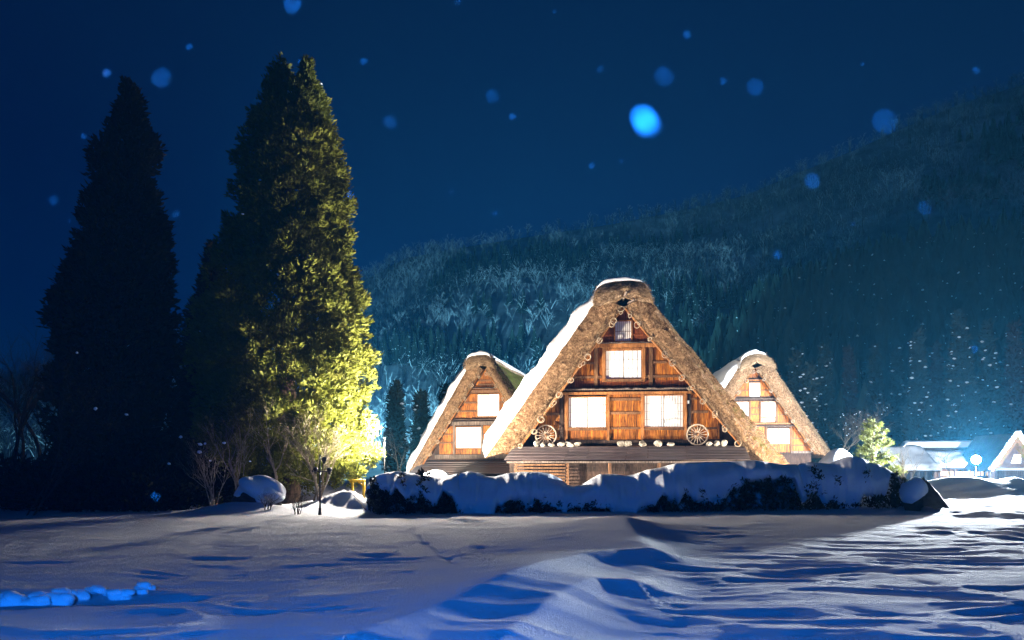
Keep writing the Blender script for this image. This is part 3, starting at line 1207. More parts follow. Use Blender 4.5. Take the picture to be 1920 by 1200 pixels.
MAIN = dict(
    name="thatched_house", label="large thatched farmhouse with cart wheels on its gable, middle of the three",
    axis=1168, Y=31.0, yaw=6, ov=1.0, length=13.0, seed=101, straws=9000, straw_len=1.0, loops=11, N=60,
    inner={'L': ((962, 843), (1163, 572)), 'R': ((1396, 843), (1173, 572))},
    face={'L': ((905, 858), (1122, 556)), 'R': ((1432, 872), (1212, 556))},
    bevel={'L': ((902, 838), (1117, 548)), 'R': ((1481, 870), (1219, 553))},
    bevel_y=.95, snow_L=dict(th=.40),
    cap_top=[(1112, 566), (1113, 548), (1120, 537), (1130, 531), (1150, 527), (1180, 526), (1202, 529), (1212, 538), (1217, 556), (1218, 566)],
    cap_bot=[(1112, 576), (1140, 570), (1158, 566), (1168, 558), (1178, 563), (1218, 570)],
    cap_snow=(1110, 1202, .20),
    poles=[(1166, 560, 1172, 553, .55), (1175, 566, 1186, 565, .3)],
    wall_base=832,
    planks=[(1112, 1153, 653, 560, 5.6, 'plank_red'), (1184, 1232, 653, 560, 5.6, 'plank_red'), (1153, 1184, 602, 560, 5.2, 'plank_red'), (1153, 1184, 646, 641, 5.2, 'plank_red'),
            (1060, 1130, 714, 652, 7.5, 'plank'), (1208, 1290, 714, 652, 7.5, 'plank'),
            (1040, 1300, 730, 714, 7.5, 'plank_red'),  # strip in shadow: its shade is put into the darker red boards
            (1010, 1060, 824, 738, 6.5, 'plank'), (1284, 1345, 824, 738, 6.5, 'plank'),
            (1066, 1138, 824, 803, 6.0, 'plank'), (1206, 1280, 824, 803, 6.0, 'plank'),
            (1143, 1201, 824, 738, 5.8, 'plank')],
    beams=[(1113, 1229, 645, 652.5, -.16, 'tie_beam', 'post'),
           (1129, 1135, 652.5, 716, -.14, 'post', 'post'), (1203, 1209, 652.5, 716, -.14, 'post', 'post'),
           (1114, 1121, 652.5, 730, -.10, 'post', 'batten'), (1216, 1223, 652.5, 730, -.10, 'post', 'batten'),
           (1135, 1203, 653, 656.5, -.12, 'lintel', 'post'), (1135, 1203, 711.5, 716, -.16, 'sill', 'batten'),
           (1086, 1114, 678, 682.5, -.09, 'batten', 'batten'), (1223, 1249, 678, 682.5, -.09, 'batten', 'batten'),
           (1070, 1129, 704.5, 709, -.09, 'batten', 'batten'), (1209, 1272, 704.5, 709, -.09, 'batten', 'batten'),
           (1134, 1153, 627, 630, -.06, 'batten', 'plank_red'), (1186, 1207, 627, 630, -.06, 'batten', 'plank_red'),
           (1046, 1294, 735, 740, -.20, 'tie_beam', 'post'),
           (1059, 1065, 740, 826, -.16, 'post', 'post'), (1138, 1143, 740, 826, -.16, 'post', 'post'),
           (1201, 1206, 740, 826, -.16, 'post', 'post'), (1280, 1285, 740, 826, -.16, 'post', 'post'),
           (1049, 1057, 740, 826, -.10, 'post', 'dark_wood'), (1287, 1293, 740, 826, -.10, 'post', 'dark_wood'),  # left dark strip is a shadow built as a dark post
           (1065, 1138, 803, 807, -.15, 'sill', 'batten'), (1206, 1280, 803, 807, -.15, 'sill', 'batten'),
           (1143, 1201, 746.5, 751.5, -.10, 'batten', 'batten'), (1143, 1201, 772, 777, -.10, 'batten', 'batten'), (1143, 1201, 801, 805, -.10, 'batten', 'batten'),
           (1023, 1049, 773, 778, -.09, 'batten', 'batten'), (1293, 1324, 771, 776, -.09, 'batten', 'batten'),
           (1012, 1059, 802, 806, -.09, 'batten', 'batten'), (1285, 1340, 802, 806, -.09, 'batten', 'batten'),
           (1040, 1050, 747, 751, -.09, 'batten', 'batten'), (1293, 1304, 747, 751, -.09, 'batten', 'batten'),
           (990, 1362, 825, 832, -.12, 'ground_beam', 'dark_wood'),
           (1286, 1289.5, 752.5, 758.5, -.15, 'wall_box', 'white_paint')],
    pents=[(1052, 1290, 729, 4.5, .42), (1110, 1231, 645, 1.0, .17)],
    windows=[(1153.5, 1183.5, 603, 640, 1, 8, 2, 'batten'), (1136, 1202, 658, 710, 2, 4, 3, 'pale_bar'),
             (1066.5, 1136, 745, 801.5, 2, 7, 4, 'pale_bar'), (1208, 1278.5, 743, 801.5, 2, 7, 4, 'pale_bar')],
)
mroot, wx, wz, fx, fz = house(MAIN)

# porch (lean-to) of the main house
yT, yB = -.75, -1.75
zT, zB = CH + (HOR - 837) * (31 + yT) / FPX, CH + (HOR - 863) * (31 + yB) / FPX
xTl, xTr = (961 - 1168) * (31 + yT) / FPX, (1389 - 1168) * (31 + yT) / FPX
xBl, xBr = (940 - 1168) * (31 + yB) / FPX, (1399 - 1168) * (31 + yB) / FPX
mb = MB()
mb.box2((xTl + .1, yT - .02, zT - .08), (xTr - .1, .045, zT - .02))
deck = mb.build("porch_ledge", M['dark_wood'], mroot)
NC = 9
for k in range(NC):
    f0, f1 = k / NC, (k + 1.18) / NC
    n = 4
    for j in range(n):
        a0 = j / n
        a1 = (j + 1) / n
        sh = (k % 2) * .09 if 0 < j else 0
        sh1 = (k % 2) * .09 if j < n - 1 else 0

        def P(fa, ff, lift):
            xl_, xr_ = xTl + (xBl - xTl) * ff, xTr + (xBr - xTr) * ff
            return (xl_ + (xr_ - xl_) * fa, yT + (yB - yT) * ff, zT + (zB - zT) * ff + lift)
        g = .0012
        jl = random.uniform(0, .006)
        vs = [P(a0 + sh + g, f0, .012 + jl), P(a1 + sh1 - g, f0, .012 + jl), P(a1 + sh1 - g, f1, .045 + jl), P(a0 + sh + g, f1, .045 + jl)]
        vs += [(v[0], v[1], v[2] - .022) for v in vs]
        q = MB()
        q.add(vs, [(0, 1, 2, 3), (7, 6, 5, 4), (0, 4, 5, 1), (1, 5, 6, 2), (2, 6, 7, 3), (3, 7, 4, 0)])
        q.build("roof_board", M['board'], mroot)
mb = MB()
mb.prism([(xTl, zT - .06), (xTr, zT - .06), (xTr, zT - .03), (xTl, zT - .03)], yT - .05, yT + .05)
mb.box2((xBl + .1, yB + .06, zB - .10), (xBr - .1, yB + .14, zB - .03))
mb.build("eave_beam", M['grey_wood'], mroot)
for px in (965, 1062, 1141, 1232, 1322, 1384):
    q = MB()
    x = (px - 1168) * 29.6 / FPX
    q.box2((x - .055, yB + .16, 0), (x + .055, yB + .27, zB - .05))
    q.build("porch_post", M['batten'], mroot, bevel=.008)  # darker wood puts the eave's shade into the posts' colour
for k in range(9):
    q = MB()
    z = .05 + k * .175
    q.box2((xBl + .15, yB + .62 + .012 * (k % 2), z), (xBr - .15, yB + .66, z + .165))
    q.build("wall_board", M['dark_wood'], mroot)
for k in range(7):
    q = MB()
    z = zB - .19 - k * .115
    q.box2((xBl + .42, yB + .10, z), (xBl + 2.28, yB + .14, z + .05))
    q.build("slat", M['batten'], mroot, bevel=.005)  # slats darkened the same way, eave shade in their colour

# cart wheels
def cart_wheel(px, py, label):
    o = empty("cart_wheel", (0, 0, 0), -R(6))
    Yw = 30.45
    r = .425
    # world position from the house frame
    loc = Matrix.Rotation(-R(6), 4, 'Z') @ Vector((wx(px), -.50, 0))
    o.location = (gx(1168, 31) + loc.x, 31 + loc.y, zT + .02 + r)
    o.rotation_euler = (R(-8), 0, -R(6) + random.uniform(-.05, .05))
    tag(o, label, "wheel", "wooden cart wheels on the porch roof")
    mb = MB()
    mb.torus((0, 0, 0), (0, 1, 0), r - .03, .030, 40, 8)
    mb.build("rim", M['wheel'], o, True)
    mb = MB()
    mb.tube((0, -.09, 0), (0, .07, 0), .055, .05, 12)
    mb.tube((0, -.12, 0), (0, -.09, 0), .03, .045, 12)
    mb.build("hub", M['batten'], o, True)
    for k in range(16):
        a = 2 * math.pi * k / 16
        q = MB()
        d = Vector((math.cos(a), 0, math.sin(a)))
        q.tube(d * .04, d * (r - .035), .019, .013, 6)
        q.build("spoke", M['wheel'], o, True)


cart_wheel(1025, 815, "spoked wooden cart wheel propped beside the left ground-floor window")
cart_wheel(1302, 815, "spoked wooden cart wheel propped beside the right ground-floor window")

# stones weighing the porch roof
ST = [(1005, 'left'), (1017, 'left'), (1033, 'left'), (1052, 'left'), (1067, 'left'), (1080, 'left'),
      (1163, 'middle'), (1175, 'middle'), (1203, 'middle'), (1231, 'middle'), (1254, 'middle'),
      (1325, 'right'), (1339, 'right'), (1352, 'right')]
ORD = ['first', 'second', 'third', 'fourth', 'fifth', 'sixth']
cnt = {}
WH = {'left': 'in the porch roof row under the left wheel', 'middle': 'in the porch roof row between the wheels', 'right': 'in the porch roof row beyond the right wheel'}
for i, (px, grp) in enumerate(ST):
    k = cnt.get(grp, 0)
    cnt[grp] = k + 1
    mb = MB()
    sx, sy, sz = random.uniform(.12, .21), random.uniform(.09, .14), random.uniform(.07, .12)
    mb.blob((0, 0, 0), (sx, sy, sz), 300 + i, .22, 3)
    o = mb.build("stone", M['stone'], None, True)
    loc = Matrix.Rotation(-R(6), 4, 'Z') @ Vector(((px - 1168) * 30.25 / FPX, yT - .03, 0))
    o.location = (gx(1168, 31) + loc.x, 31 + loc.y, zT + sz * .9)
    o.rotation_euler = (random.uniform(-.2, .2), random.uniform(-.35, .35), random.uniform(0, 6))
    tag(o, "pale stone, %s from left %s" % (ORD[k], WH[grp]), "stone", "stones weighing down the porch roof")

LEFT = dict(
    name="thatched_house", label="smaller thatched farmhouse with snowy ridge between the cedars and the largest house",
    axis=913, Y=50.0, yaw=13, ov=1.0, length=14.0, seed=201, straws=4500, straw_len=1.5, loops=9, N=44,
    inner={'L': ((780, 884), (910, 690)), 'R': ((1046, 884), (918, 690))},
    face={'L': ((762, 890), (886, 682)), 'R': ((1072, 890), (929, 682))},
    bevel={'L': ((758, 884), (883, 676)), 'R': ((1086, 888), (933, 678))},
    bevel_y=.8, snow_L=dict(th=.36), slope_R=M['thatch_moss'], patch_R=14,
    cap_top=[(882, 688), (882, 676), (885, 669), (893, 666), (905, 665), (920, 665), (927, 667), (932, 678), (933, 686)],
    cap_bot=[(882, 694), (897, 691), (908, 688), (914, 683), (919, 686), (933, 690)],
    cap_snow=(880, 929, .30),
    wall_base=862,
    planks=[(884, 945, 732, 680, 9, 'plank'), (850, 894, 784, 738, 8, 'plank'), (937, 980, 784, 738, 8, 'plank'),
            (820, 852, 856, 798, 8, 'plank'), (902, 1000, 856, 798, 8, 'plank'), (852, 902, 856, 842, 8, 'plank')],
    beams=[(878, 950, 731, 737, -.16, 'tie_beam', 'batten'), (890, 937, 712, 715, -.1, 'batten', 'batten'), (896, 932, 720, 722.5, -.1, 'batten', 'batten'),
           (868, 893, 753, 756, -.1, 'batten', 'batten'), (860, 893, 769, 772, -.1, 'batten', 'batten'), (940, 970, 753, 756, -.1, 'batten', 'batten'), (940, 975, 769, 772, -.1, 'batten', 'batten'),
           (846, 990, 790, 797, -.2, 'tie_beam', 'grey_wood'),
           (830, 849, 812, 815, -.1, 'batten', 'batten'), (822, 849, 828, 831, -.1, 'batten', 'batten'), (905, 960, 812, 815, -.1, 'batten', 'batten'), (905, 960, 828, 831, -.1, 'batten', 'batten'),
           (848, 851.5, 797, 856, -.16, 'post', 'grey_wood'), (902.5, 906, 797, 856, -.16, 'post', 'grey_wood'),
           (812, 1020, 852, 860, -.25, 'ground_beam', 'grey_wood')],
    pents=[(877, 952, 727, 3.5, .35), (850, 990, 785, 3.5, .35)],
    windows=[(895, 937, 740, 781, 2, 1, 1, 'pale_bar'), (852.5, 902, 801, 840, 2, 1, 1, 'pale_bar')],
    frame_k=.7,
)
lroot, lwx, lwz, lfx, lfz = house(LEFT)
# its porch roof
for k in range(6):
    q = MB()
    f0, f1 = k / 6, (k + 1.2) / 6
    z0, z1 = lwz(864), lwz(888)
    vs = []
    for dz in (0, -.03):
        for (f, lf) in ((f0, .02), (f1, .06)):
            vs += [(lwx(790) - .4 * f, -.3 - 1.5 * f, z0 + (z1 - z0) * f + lf + dz), (lwx(1040) + .4 * f, -.3 - 1.5 * f, z0 + (z1 - z0) * f + lf + dz)]
    q.add(vs, [(0, 1, 3, 2), (4, 6, 7, 5), (0, 4, 5, 1), (2, 3, 7, 6), (0, 2, 6, 4), (1, 5, 7, 3)])
    q.build("roof_board", M['board'], lroot)

RIGHT = dict(
    name="thatched_house", label="smaller thatched farmhouse with four bright paper windows right of the largest house",
    axis=1411, Y=54.0, yaw=4, ov=1.0, length=12.0, seed=301, straws=4500, straw_len=1.5, loops=9, N=44,
    inner={'L': ((1300, 850), (1408, 688)), 'R': ((1524, 850), (1414, 688))},
    face={'L': ((1268, 858), (1385, 680)), 'R': ((1548, 858), (1438, 680))},
    bevel={'L': ((1262, 850), (1381, 674)), 'R': ((1562, 856), (1444, 678))},
    bevel_y=.8, snow_L=dict(th=.42),
    cap_top=[(1381, 690), (1382, 676), (1390, 668), (1400, 664), (1412, 662), (1426, 664), (1436, 671), (1442, 682), (1443, 690)],
    cap_bot=[(1381, 696), (1398, 688), (1408, 683), (1411, 679), (1416, 683), (1443, 692)],
    cap_snow=(1379, 1428, .30),
    wall_base=846,
    planks=[(1388, 1438, 714, 685, 8, 'plank'), (1370, 1404, 747, 712, 7, 'plank'), (1425, 1456, 747, 712, 7, 'plank'),
            (1406, 1426, 797, 752, 8, 'plank'), (1453, 1500, 797, 752, 8, 'plank'), (1340, 1381, 797, 752, 8, 'plank'),
            (1320, 1438, 848, 800, 8, 'plank'), (1479, 1530, 848, 800, 8, 'plank'), (1438, 1479, 848, 833, 8, 'plank')],
    beams=[(1404, 1407, 752, 797, -.14, 'post', 'batten'), (1423, 1426, 752, 797, -.14, 'post', 'batten'), (1453, 1456, 752, 797, -.14, 'post', 'batten'),
           (1434, 1437, 800, 848, -.14, 'post', 'batten'), (1479.5, 1482, 800, 848, -.14, 'post', 'batten'),
           (1407, 1423, 764, 766, -.09, 'batten', 'batten'), (1407, 1423, 776, 778, -.09, 'batten', 'batten'), (1456, 1482, 777, 779, -.09, 'batten', 'batten'),
           (1482, 1506, 821, 823.5, -.09, 'batten', 'batten'), (1482, 1514, 834, 836, -.09, 'batten', 'batten'), (1384, 1403, 731, 733, -.09, 'batten', 'batten'), (1427, 1446, 731, 733, -.09, 'batten', 'batten'),
           (1380, 1482, 793, 796, -.2, 'tie_beam', 'post'), (1480, 1525, 846, 850, -.2, 'ground_beam', 'grey_wood')],
    pents=[(1397, 1432, 709, 5, .35), (1375, 1458, 744, 6, .4), (1340, 1488, 795, 6, .4)],
    windows=[(1405, 1425, 718.5, 744, 1, 1, 1, 'pale_bar'), (1381, 1404, 754, 783, 1, 1, 1, 'pale_bar'), (1427, 1452.5, 754, 782, 2, 1, 1, 'pale_bar'),
             (1427, 1452.5, 784, 791.5, 1, 1, 1, 'pale_bar'), (1438.5, 1478.5, 804.5, 832, 2, 1, 1, 'pale_bar')],
    frame_k=.5,
)
rroot, rwx, rwz, rfx, rfz = house(RIGHT)

# ------------------------------------------------------------------ vegetation builders
def leaf_tufts(C, D, n, length, width, spread, r):
    """C centres (k,3), D directions (k,3); n narrow kite leaves per tuft"""
    k = len(C)
    d = np.repeat(D, n, 0) + r.normal(size=(k * n, 3)) * spread
    d /= np.linalg.norm(d, axis=1)[:, None] + 1e-9
    c = np.repeat(C, n, 0) + r.normal(size=(k * n, 3)) * length * .28
    side = np.cross(d, r.normal(size=(k * n, 3)))
    side /= np.linalg.norm(side, axis=1)[:, None] + 1e-9
    L = (length * r.uniform(.6, 1.25, k * n))[:, None]
    W = (width * r.uniform(.6, 1.3, k * n))[:, None]
    V = np.empty((k * n, 4, 3))
    V[:, 0] = c
    V[:, 1] = c + d * L * .45 + side * W
    V[:, 2] = c + d * L
    V[:, 3] = c + d * L * .5 - side * W
    F = np.arange(k * n * 4).reshape(-1, 4)
    return V.reshape(-1, 3), F


def cedar(name, label, cat, px, Y, prof, ntuft, seed, mat, leaf=(.26, .045), per=22, group=None, trunk_r=.3, lead2=None, snow=0, z_floor=0.4, bark=None, clump=.42, tufts=16):
    """prof: list of (py, px_left, px_right) outline rows from the photograph"""
    r = np.random.default_rng(seed)
    root = empty(name, (gx(px, Y), Y, 0))
    tag(root, label, cat, group)
    s = Y / FPX
    zs = np.array([gz(p[0], Y) for p in prof])
    cx = np.array([((p[1] + p[2]) / 2 - px) * s for p in prof])
    hw = np.array([(p[2] - p[1]) / 2 * s for p in prof])
    o = np.argsort(zs)
    zs, cx, hw = zs[o], cx[o], hw[o]
    # clump centres over the envelope, weighted by radius
    grid = np.linspace(max(z_floor, zs[0]), zs[-1], 400)
    w = np.interp(grid, zs, hw) + .10
    cdf = np.cumsum(w)
    cdf /= cdf[-1]
    ncl = ntuft
    z = np.interp((np.arange(ncl) + r.uniform(0, 1, ncl)) / ncl, cdf, grid)
    th = r.uniform(0, 2 * np.pi, ncl)
    hwz = np.interp(z, zs, hw)
    lump = 1 + .20 * vn(th * 1.6 + 3, z * .8, seed) + .15 * vn(th * 4, z * 2.0, seed + 1)
    rad = hwz * np.clip(lump, .6, 1.07) * r.uniform(.35, 1.0, ncl) ** .5 - clump * .85
    rad = np.maximum(rad, 0)
    gap = vn(th * 2.5 + 11, z * 1.1, seed + 2) + .6 * vn(th * 6, z * 2.6, seed + 3)
    keep = (gap > -.66) | (r.uniform(0, 1, ncl) < .2)
    x = np.interp(z, zs, cx) + rad * np.cos(th)
    y = rad * np.sin(th)
    out = np.stack([np.cos(th), np.sin(th), np.full(ncl, .30)], -1)
    C0, O0 = np.stack([x, y, z], -1)[keep], out[keep]
    csz = clump * r.uniform(.6, 1.25, len(C0)) * np.clip(np.interp(C0[:, 2], zs, hw) / (clump * 2.4), .16, 1)
    kk = tufts
    dirs = r.normal(size=(len(C0) * kk, 3)) + np.repeat(O0, kk, 0) * .9
    dirs /= np.linalg.norm(dirs, axis=1)[:, None]
    C = C0
    D = O0
    C2 = np.repeat(C0, kk, 0) + dirs * (np.repeat(csz, kk) * r.uniform(.55, 1.0, len(dirs)))[:, None] * np.array([1, 1, .8])
    D2 = dirs * .8 + np.repeat(O0, kk, 0) * .4 + np.array([0, 0, .35])
    if lead2:
        (lx, ly, lh, lw) = lead2
        n2 = 220
        zz = 1 - np.sqrt(r.uniform(0, 1, n2))
        z0, z1 = gz(lh[1], Y), gz(lh[0], Y)
        hz = z0 + (z1 - z0) * zz
        rw = lw * s * (1 - zz) + .05
        t2 = r.uniform(0, 6.28, n2)
        C3 = np.stack([(lx - px) * s + np.cos(t2) * rw * np.sqrt(r.uniform(.2, 1, n2)), ly + np.sin(t2) * rw, hz], -1)
        D3 = np.stack([np.cos(t2) * .7, np.sin(t2) * .7, np.full(n2, .7)], -1)
        C2 = np.vstack([C2, np.repeat(C3, 3, 0) + r.normal(size=(n2 * 3, 3)) * .1])
        D2 = np.vstack([D2, np.repeat(D3, 3, 0)])
    V, F = leaf_tufts(C2, D2, per, leaf[0], leaf[1], .5, r)
    link("crown", arr_mesh("crown", V, F), M[mat], root)
    mb = MB()
    H = zs[-1]
    pts = [(0, 0, -.1), (0, 0, .5)] + [(float(np.interp(H * f, zs, cx)) * min(1, f * 3), 0, H * f) for f in (.2, .4, .6, .8, .98)]
    rs = [trunk_r * 1.25, trunk_r, trunk_r * .85, trunk_r * .65, trunk_r * .45, trunk_r * .25, .02]
    mb.path([Vector(p) for p in pts], rs, 9)
    trunk = mb.build("trunk", M[bark or 'bark'], root, True)
    for k in range(14):
        f = random.uniform(.08, .9)
        a = random.uniform(0, 6.28)
        h = H * f
        L = float(np.interp(h, zs, hw)) * .8
        b = Vector((float(np.interp(h, zs, cx)) * min(1, f * 3), 0, h))
        mb = MB()
        mb.tube(b, b + Vector((math.cos(a) * L, math.sin(a) * L, L * .1)), trunk_r * .14, .012, 5)
        mb.build("limb", M[bark or 'bark'], trunk)
    if snow:
        mb = MB()
        idx = r.choice(len(C), min(snow, len(C)), replace=False)
        for i in idx:
            sc = r.uniform(.3, .8) * min(leaf[0], .5) * .7
            c = C[i] + D[i] * clump * .8
            mb.blob(c, (sc, sc, sc * .55), int(i), .3, 1)
        sn = mb.build("snow_clumps", M['snow'], root, True)
    return root


# tall cedars on the left
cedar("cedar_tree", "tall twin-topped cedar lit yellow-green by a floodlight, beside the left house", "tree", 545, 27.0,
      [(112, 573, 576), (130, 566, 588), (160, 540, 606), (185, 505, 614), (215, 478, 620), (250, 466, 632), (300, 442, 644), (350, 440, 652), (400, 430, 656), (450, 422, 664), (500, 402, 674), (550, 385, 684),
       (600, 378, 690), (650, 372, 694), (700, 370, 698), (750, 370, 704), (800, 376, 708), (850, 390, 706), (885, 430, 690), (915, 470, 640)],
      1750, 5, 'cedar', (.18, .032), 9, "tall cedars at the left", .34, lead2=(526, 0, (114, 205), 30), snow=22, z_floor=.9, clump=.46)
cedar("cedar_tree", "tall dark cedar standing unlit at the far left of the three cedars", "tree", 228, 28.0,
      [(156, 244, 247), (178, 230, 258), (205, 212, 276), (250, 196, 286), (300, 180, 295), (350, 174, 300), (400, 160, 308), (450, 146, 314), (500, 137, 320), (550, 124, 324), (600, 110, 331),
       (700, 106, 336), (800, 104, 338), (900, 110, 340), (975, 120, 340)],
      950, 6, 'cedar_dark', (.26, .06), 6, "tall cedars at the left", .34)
cedar("cedar_tree", "shorter dark conifer tucked behind the left side of the lit cedar", "tree", 392, 30.5,
      [(462, 400, 406), (500, 378, 424), (560, 362, 432), (620, 348, 440), (700, 335, 450), (800, 330, 455), (960, 330, 455)],
      420, 8, 'cedar_dark', (.28, .05), 6, "tall cedars at the left", .2)


def grow(mb, p, d, L, r, depth, rr, spread, up, nseg=4, thin=3, ends=None):
    """recursive bare branches"""
    pts = [Vector(p)]
    d = Vector(d).normalized()
    for k in range(nseg):
        d = (d + Vector((rr.gauss(0, .14), rr.gauss(0, .14), rr.gauss(0, .08) + up))).normalized()
        pts.append(pts[-1] + d * (L / nseg))
    rs = [r * (1 - .55 * k / nseg) for k in range(nseg + 1)]
    n = 5 if depth >= 3 else thin
    for k in range(nseg):
        mb.tube(pts[k], pts[k + 1], rs[k], rs[k + 1], n, 0, cap=False)
    if ends is not None and depth <= 1:
        ends.append(pts[-1])
    if depth <= 0:
        return
    m = rr.randint(3, 4)
    for k in range(m):
        f = rr.uniform(.35, 1.0)
        i = min(nseg - 1, int(f * nseg))
        b = pts[i].lerp(pts[i + 1], f * nseg - i)
        nd_ = (d + Vector((rr.gauss(0, spread), rr.gauss(0, spread), rr.gauss(0, spread * .6)))).normalized()
        grow(mb, b, nd_, L * rr.uniform(.5, .78), rs[i] * .62, depth - 1, rr, spread, up, max(2, nseg - 1), thin, ends)


def bare_tree(name, label, cat, px, pyb, Y, H, seed, mat, stems=1, lean=(0, 0), depth=4, spread=.55, r0=.06, up=.05, group=None, snow=0, base_z=None):
    rr = random.Random(seed)
    z0 = float(ground_h(gx(px, Y), Y)) - .05 if base_z is None else base_z
    root = empty(name, (gx(px, Y), Y, z0))
    tag(root, label, cat, group)
    ends = []
    for k in range(stems):
        mb = MB()
        d = Vector((lean[0] + rr.gauss(0, .18 if stems > 1 else .04), lean[1] + rr.gauss(0, .15 if stems > 1 else .04), 1))
        grow(mb, (rr.uniform(-.12, .12) * (stems > 1), rr.uniform(-.12, .12) * (stems > 1), 0), d, H * (.52 if depth > 2 else .62) * rr.uniform(.8, 1.1), r0 * rr.uniform(.75, 1.1), depth, rr, spread, up, 5, 3, ends)
        mb.build("stem" if stems > 1 else "trunk", M[mat], root)
    if snow:
        mb = MB()
        for k in range(snow):
            e = rr.choice(ends)
            sc = rr.uniform(.025, .06)
            mb.blob(e, (sc * 1.2, sc, sc * .9), k, .4, 1)
        mb.build("snow_clumps", M['snow'], root, True)
    return root


# bare trees and shrubs at the left
bare_tree("bare_tree", "bare black tree against the blue sky at the left edge", "tree", 18, 950, 33, 7.4, 1, 'dark_twig', 2, (0, 0), 5, .42, .12, .06, "bare trees at the left edge")
bare_tree("bare_tree", "slender bare black tree beside the unlit cedar", "tree", 84, 950, 34, 7.6, 2, 'dark_twig', 1, (.02, 0), 5, .42, .11, .06, "bare trees at the left edge")
bare_tree("bare_tree", "bare tree with a forked trunk between the two at the left edge", "tree", 50, 950, 36, 7.2, 3, 'dark_twig', 2, (-.05, 0), 5, .4, .10, .06, "bare trees at the left edge")
bare_tree("bare_shrub", "leaning bare shrub with grey twigs in front of the unlit cedar", "shrub", 55, 985, 21.5, 4.2, 14, 'dark_twig', 4, (.55, 0), 3, .32, .026, .02, None, 3)  # darker bark stands in for the dim light on this shrub
bare_tree("bare_shrub", "brown twiggy shrub with snow lumps left of the snow-capped boulder", "shrub", 400, 960, 22.8, 2.3, 15, 'twig', 7, (-.1, 0), 3, .42, .02, .03, None, 8)
bare_tree("bare_shrub", "tall floodlit bare sapling in front of the cedar trunk", "shrub", 520, 950, 24.3, 3.6, 16, 'twig', 2, (.03, 0), 4, .34, .055, .05)
bare_tree("bare_shrub", "brightly floodlit fan-shaped bare shrub behind the lamp post", "shrub", 592, 950, 24.2, 3.0, 17, 'twig', 5, (.18, 0), 4, .40, .04, .02)
bare_tree("bare_shrub", "dim bare sapling left of the floodlit sapling", "shrub", 445, 955, 24.0, 3.4, 18, 'twig', 2, (-.02, 0), 4, .34, .045, .05)
bare_tree("bare_shrub", "low tangled dark brush around the foot of the lamp post", "shrub", 560, 975, 21.8, .95, 19, 'dark_twig', 9, (0, 0), 3, .6, .014, .0)
bare_tree("bare_shrub", "low dark brush against the snow-capped boulder", "shrub", 498, 975, 21.9, .8, 20, 'dark_twig', 8, (.1, 0), 3, .6, .014, .0)
bare_tree("bare_shrub", "white bare stems beside the young pine", "shrub", 1692, 860, 33.5, 1.9, 23, 'twig', 6, (.05, 0), 2, .25, .022, .05, None, 2)


def bush(name, label, px, Y, w, h, seed, mat, n=500, leaf=(.16, .03)):
    r = np.random.default_rng(seed)
    x0 = gx(px, Y)
    root = empty(name, (x0, Y, float(ground_h(x0, Y)) - .03))
    tag(root, label, "shrub", "dark undergrowth below the cedars")
    th = r.uniform(0, 6.28, n)
    ph = r.uniform(0, 1, n)
    rad = np.sqrt(r.uniform(.3, 1, n)) * (1 + .25 * vn(th * 2, ph * 3, seed))
    C = np.stack([np.cos(th) * rad * w * np.sqrt(1 - ph ** 2 * .9), np.sin(th) * rad * w * .7 * np.sqrt(1 - ph ** 2 * .9), ph * h * rad + .05], -1)
    D = np.stack([np.cos(th), np.sin(th), ph + .3], -1)
    V, F = leaf_tufts(C, D, 12, leaf[0], leaf[1], .6, r)
    link("foliage", arr_mesh("foliage", V, F), M[mat], root)
    for k in range(5):
        a = k * 1.26
        mb = MB()
        mb.tube((0, 0, 0), (math.cos(a) * w * .5, math.sin(a) * w * .4, h * .7), .03, .01, 5)
        mb.build("stem", M['dark_twig'], root)
    return root


for i, (px, Y, w, h, lb) in enumerate([
    (20, 26, 1.6, 1.5, "black leafy bush at the left edge under the bare trees"),
    (105, 25.5, 1.5, 1.2, "black leafy bush at the foot of the leaning shrub"),
    (185, 25, 1.4, 1.3, "black leafy bush left of the unlit cedar's foot"),
    (265, 25, 1.4, 1.4, "black leafy bush right of the unlit cedar's foot"),
    (335, 25.5, 1.3, 1.7, "black leafy bush between the unlit and the lit cedar"),
    (395, 26.5, 1.1, 2.0, "tall dark bush behind the brown twiggy shrub")]):
    bush("evergreen_bush", lb, px, Y, w, h, 400 + i, 'hedge_leaf', 700, (.2, .04))

# ------------------------------------------------------------------ hedge under snow
TOP = [(684, 925), (687, 905), (702, 892), (724, 886), (743, 883), (762, 886), (796, 891), (827, 895), (852, 889), (877, 884), (896, 886), (912, 893), (927, 894), (952, 887), (977, 885), (1009, 885),
       (1031, 888), (1049, 896), (1065, 909), (1077, 912), (1093, 909), (1109, 898), (1127, 889), (1152, 889), (1177, 892), (1190, 890), (1215, 881), (1240, 877), (1272, 868), (1325, 866), (1375, 865),
       (1419, 863), (1450, 867), (1475, 871), (1500, 870), (1522, 866), (1544, 868), (1562, 869), (1575, 862), (1591, 856), (1606, 855), (1622, 858), (1637, 867), (1653, 870), (1669, 878), (1684, 887), (1697, 900), (1703, 925)]
BOT = [(684, 922), (700, 912), (730, 928), (745, 915), (762, 935), (790, 925), (800, 945), (818, 950), (830, 925), (848, 930), (862, 965), (925, 968), (934, 948), (950, 938), (975, 942), (984, 962), (995, 950), (1015, 942), (1050, 948), (1060, 960),
       (1075, 955), (1120, 950), (1140, 950), (1150, 962), (1190, 962), (1210, 950), (1230, 944), (1245, 928), (1262, 940), (1275, 938), (1285, 925), (1300, 936), (1320, 946), (1350, 942), (1375, 915), (1400, 902), (1450, 900), (1488, 898), (1497, 925), (1505, 940),
       (1520, 925), (1535, 925), (1548, 940), (1580, 948), (1610, 945), (1622, 930), (1650, 928), (1662, 930), (1670, 895), (1690, 892), (1703, 920)]
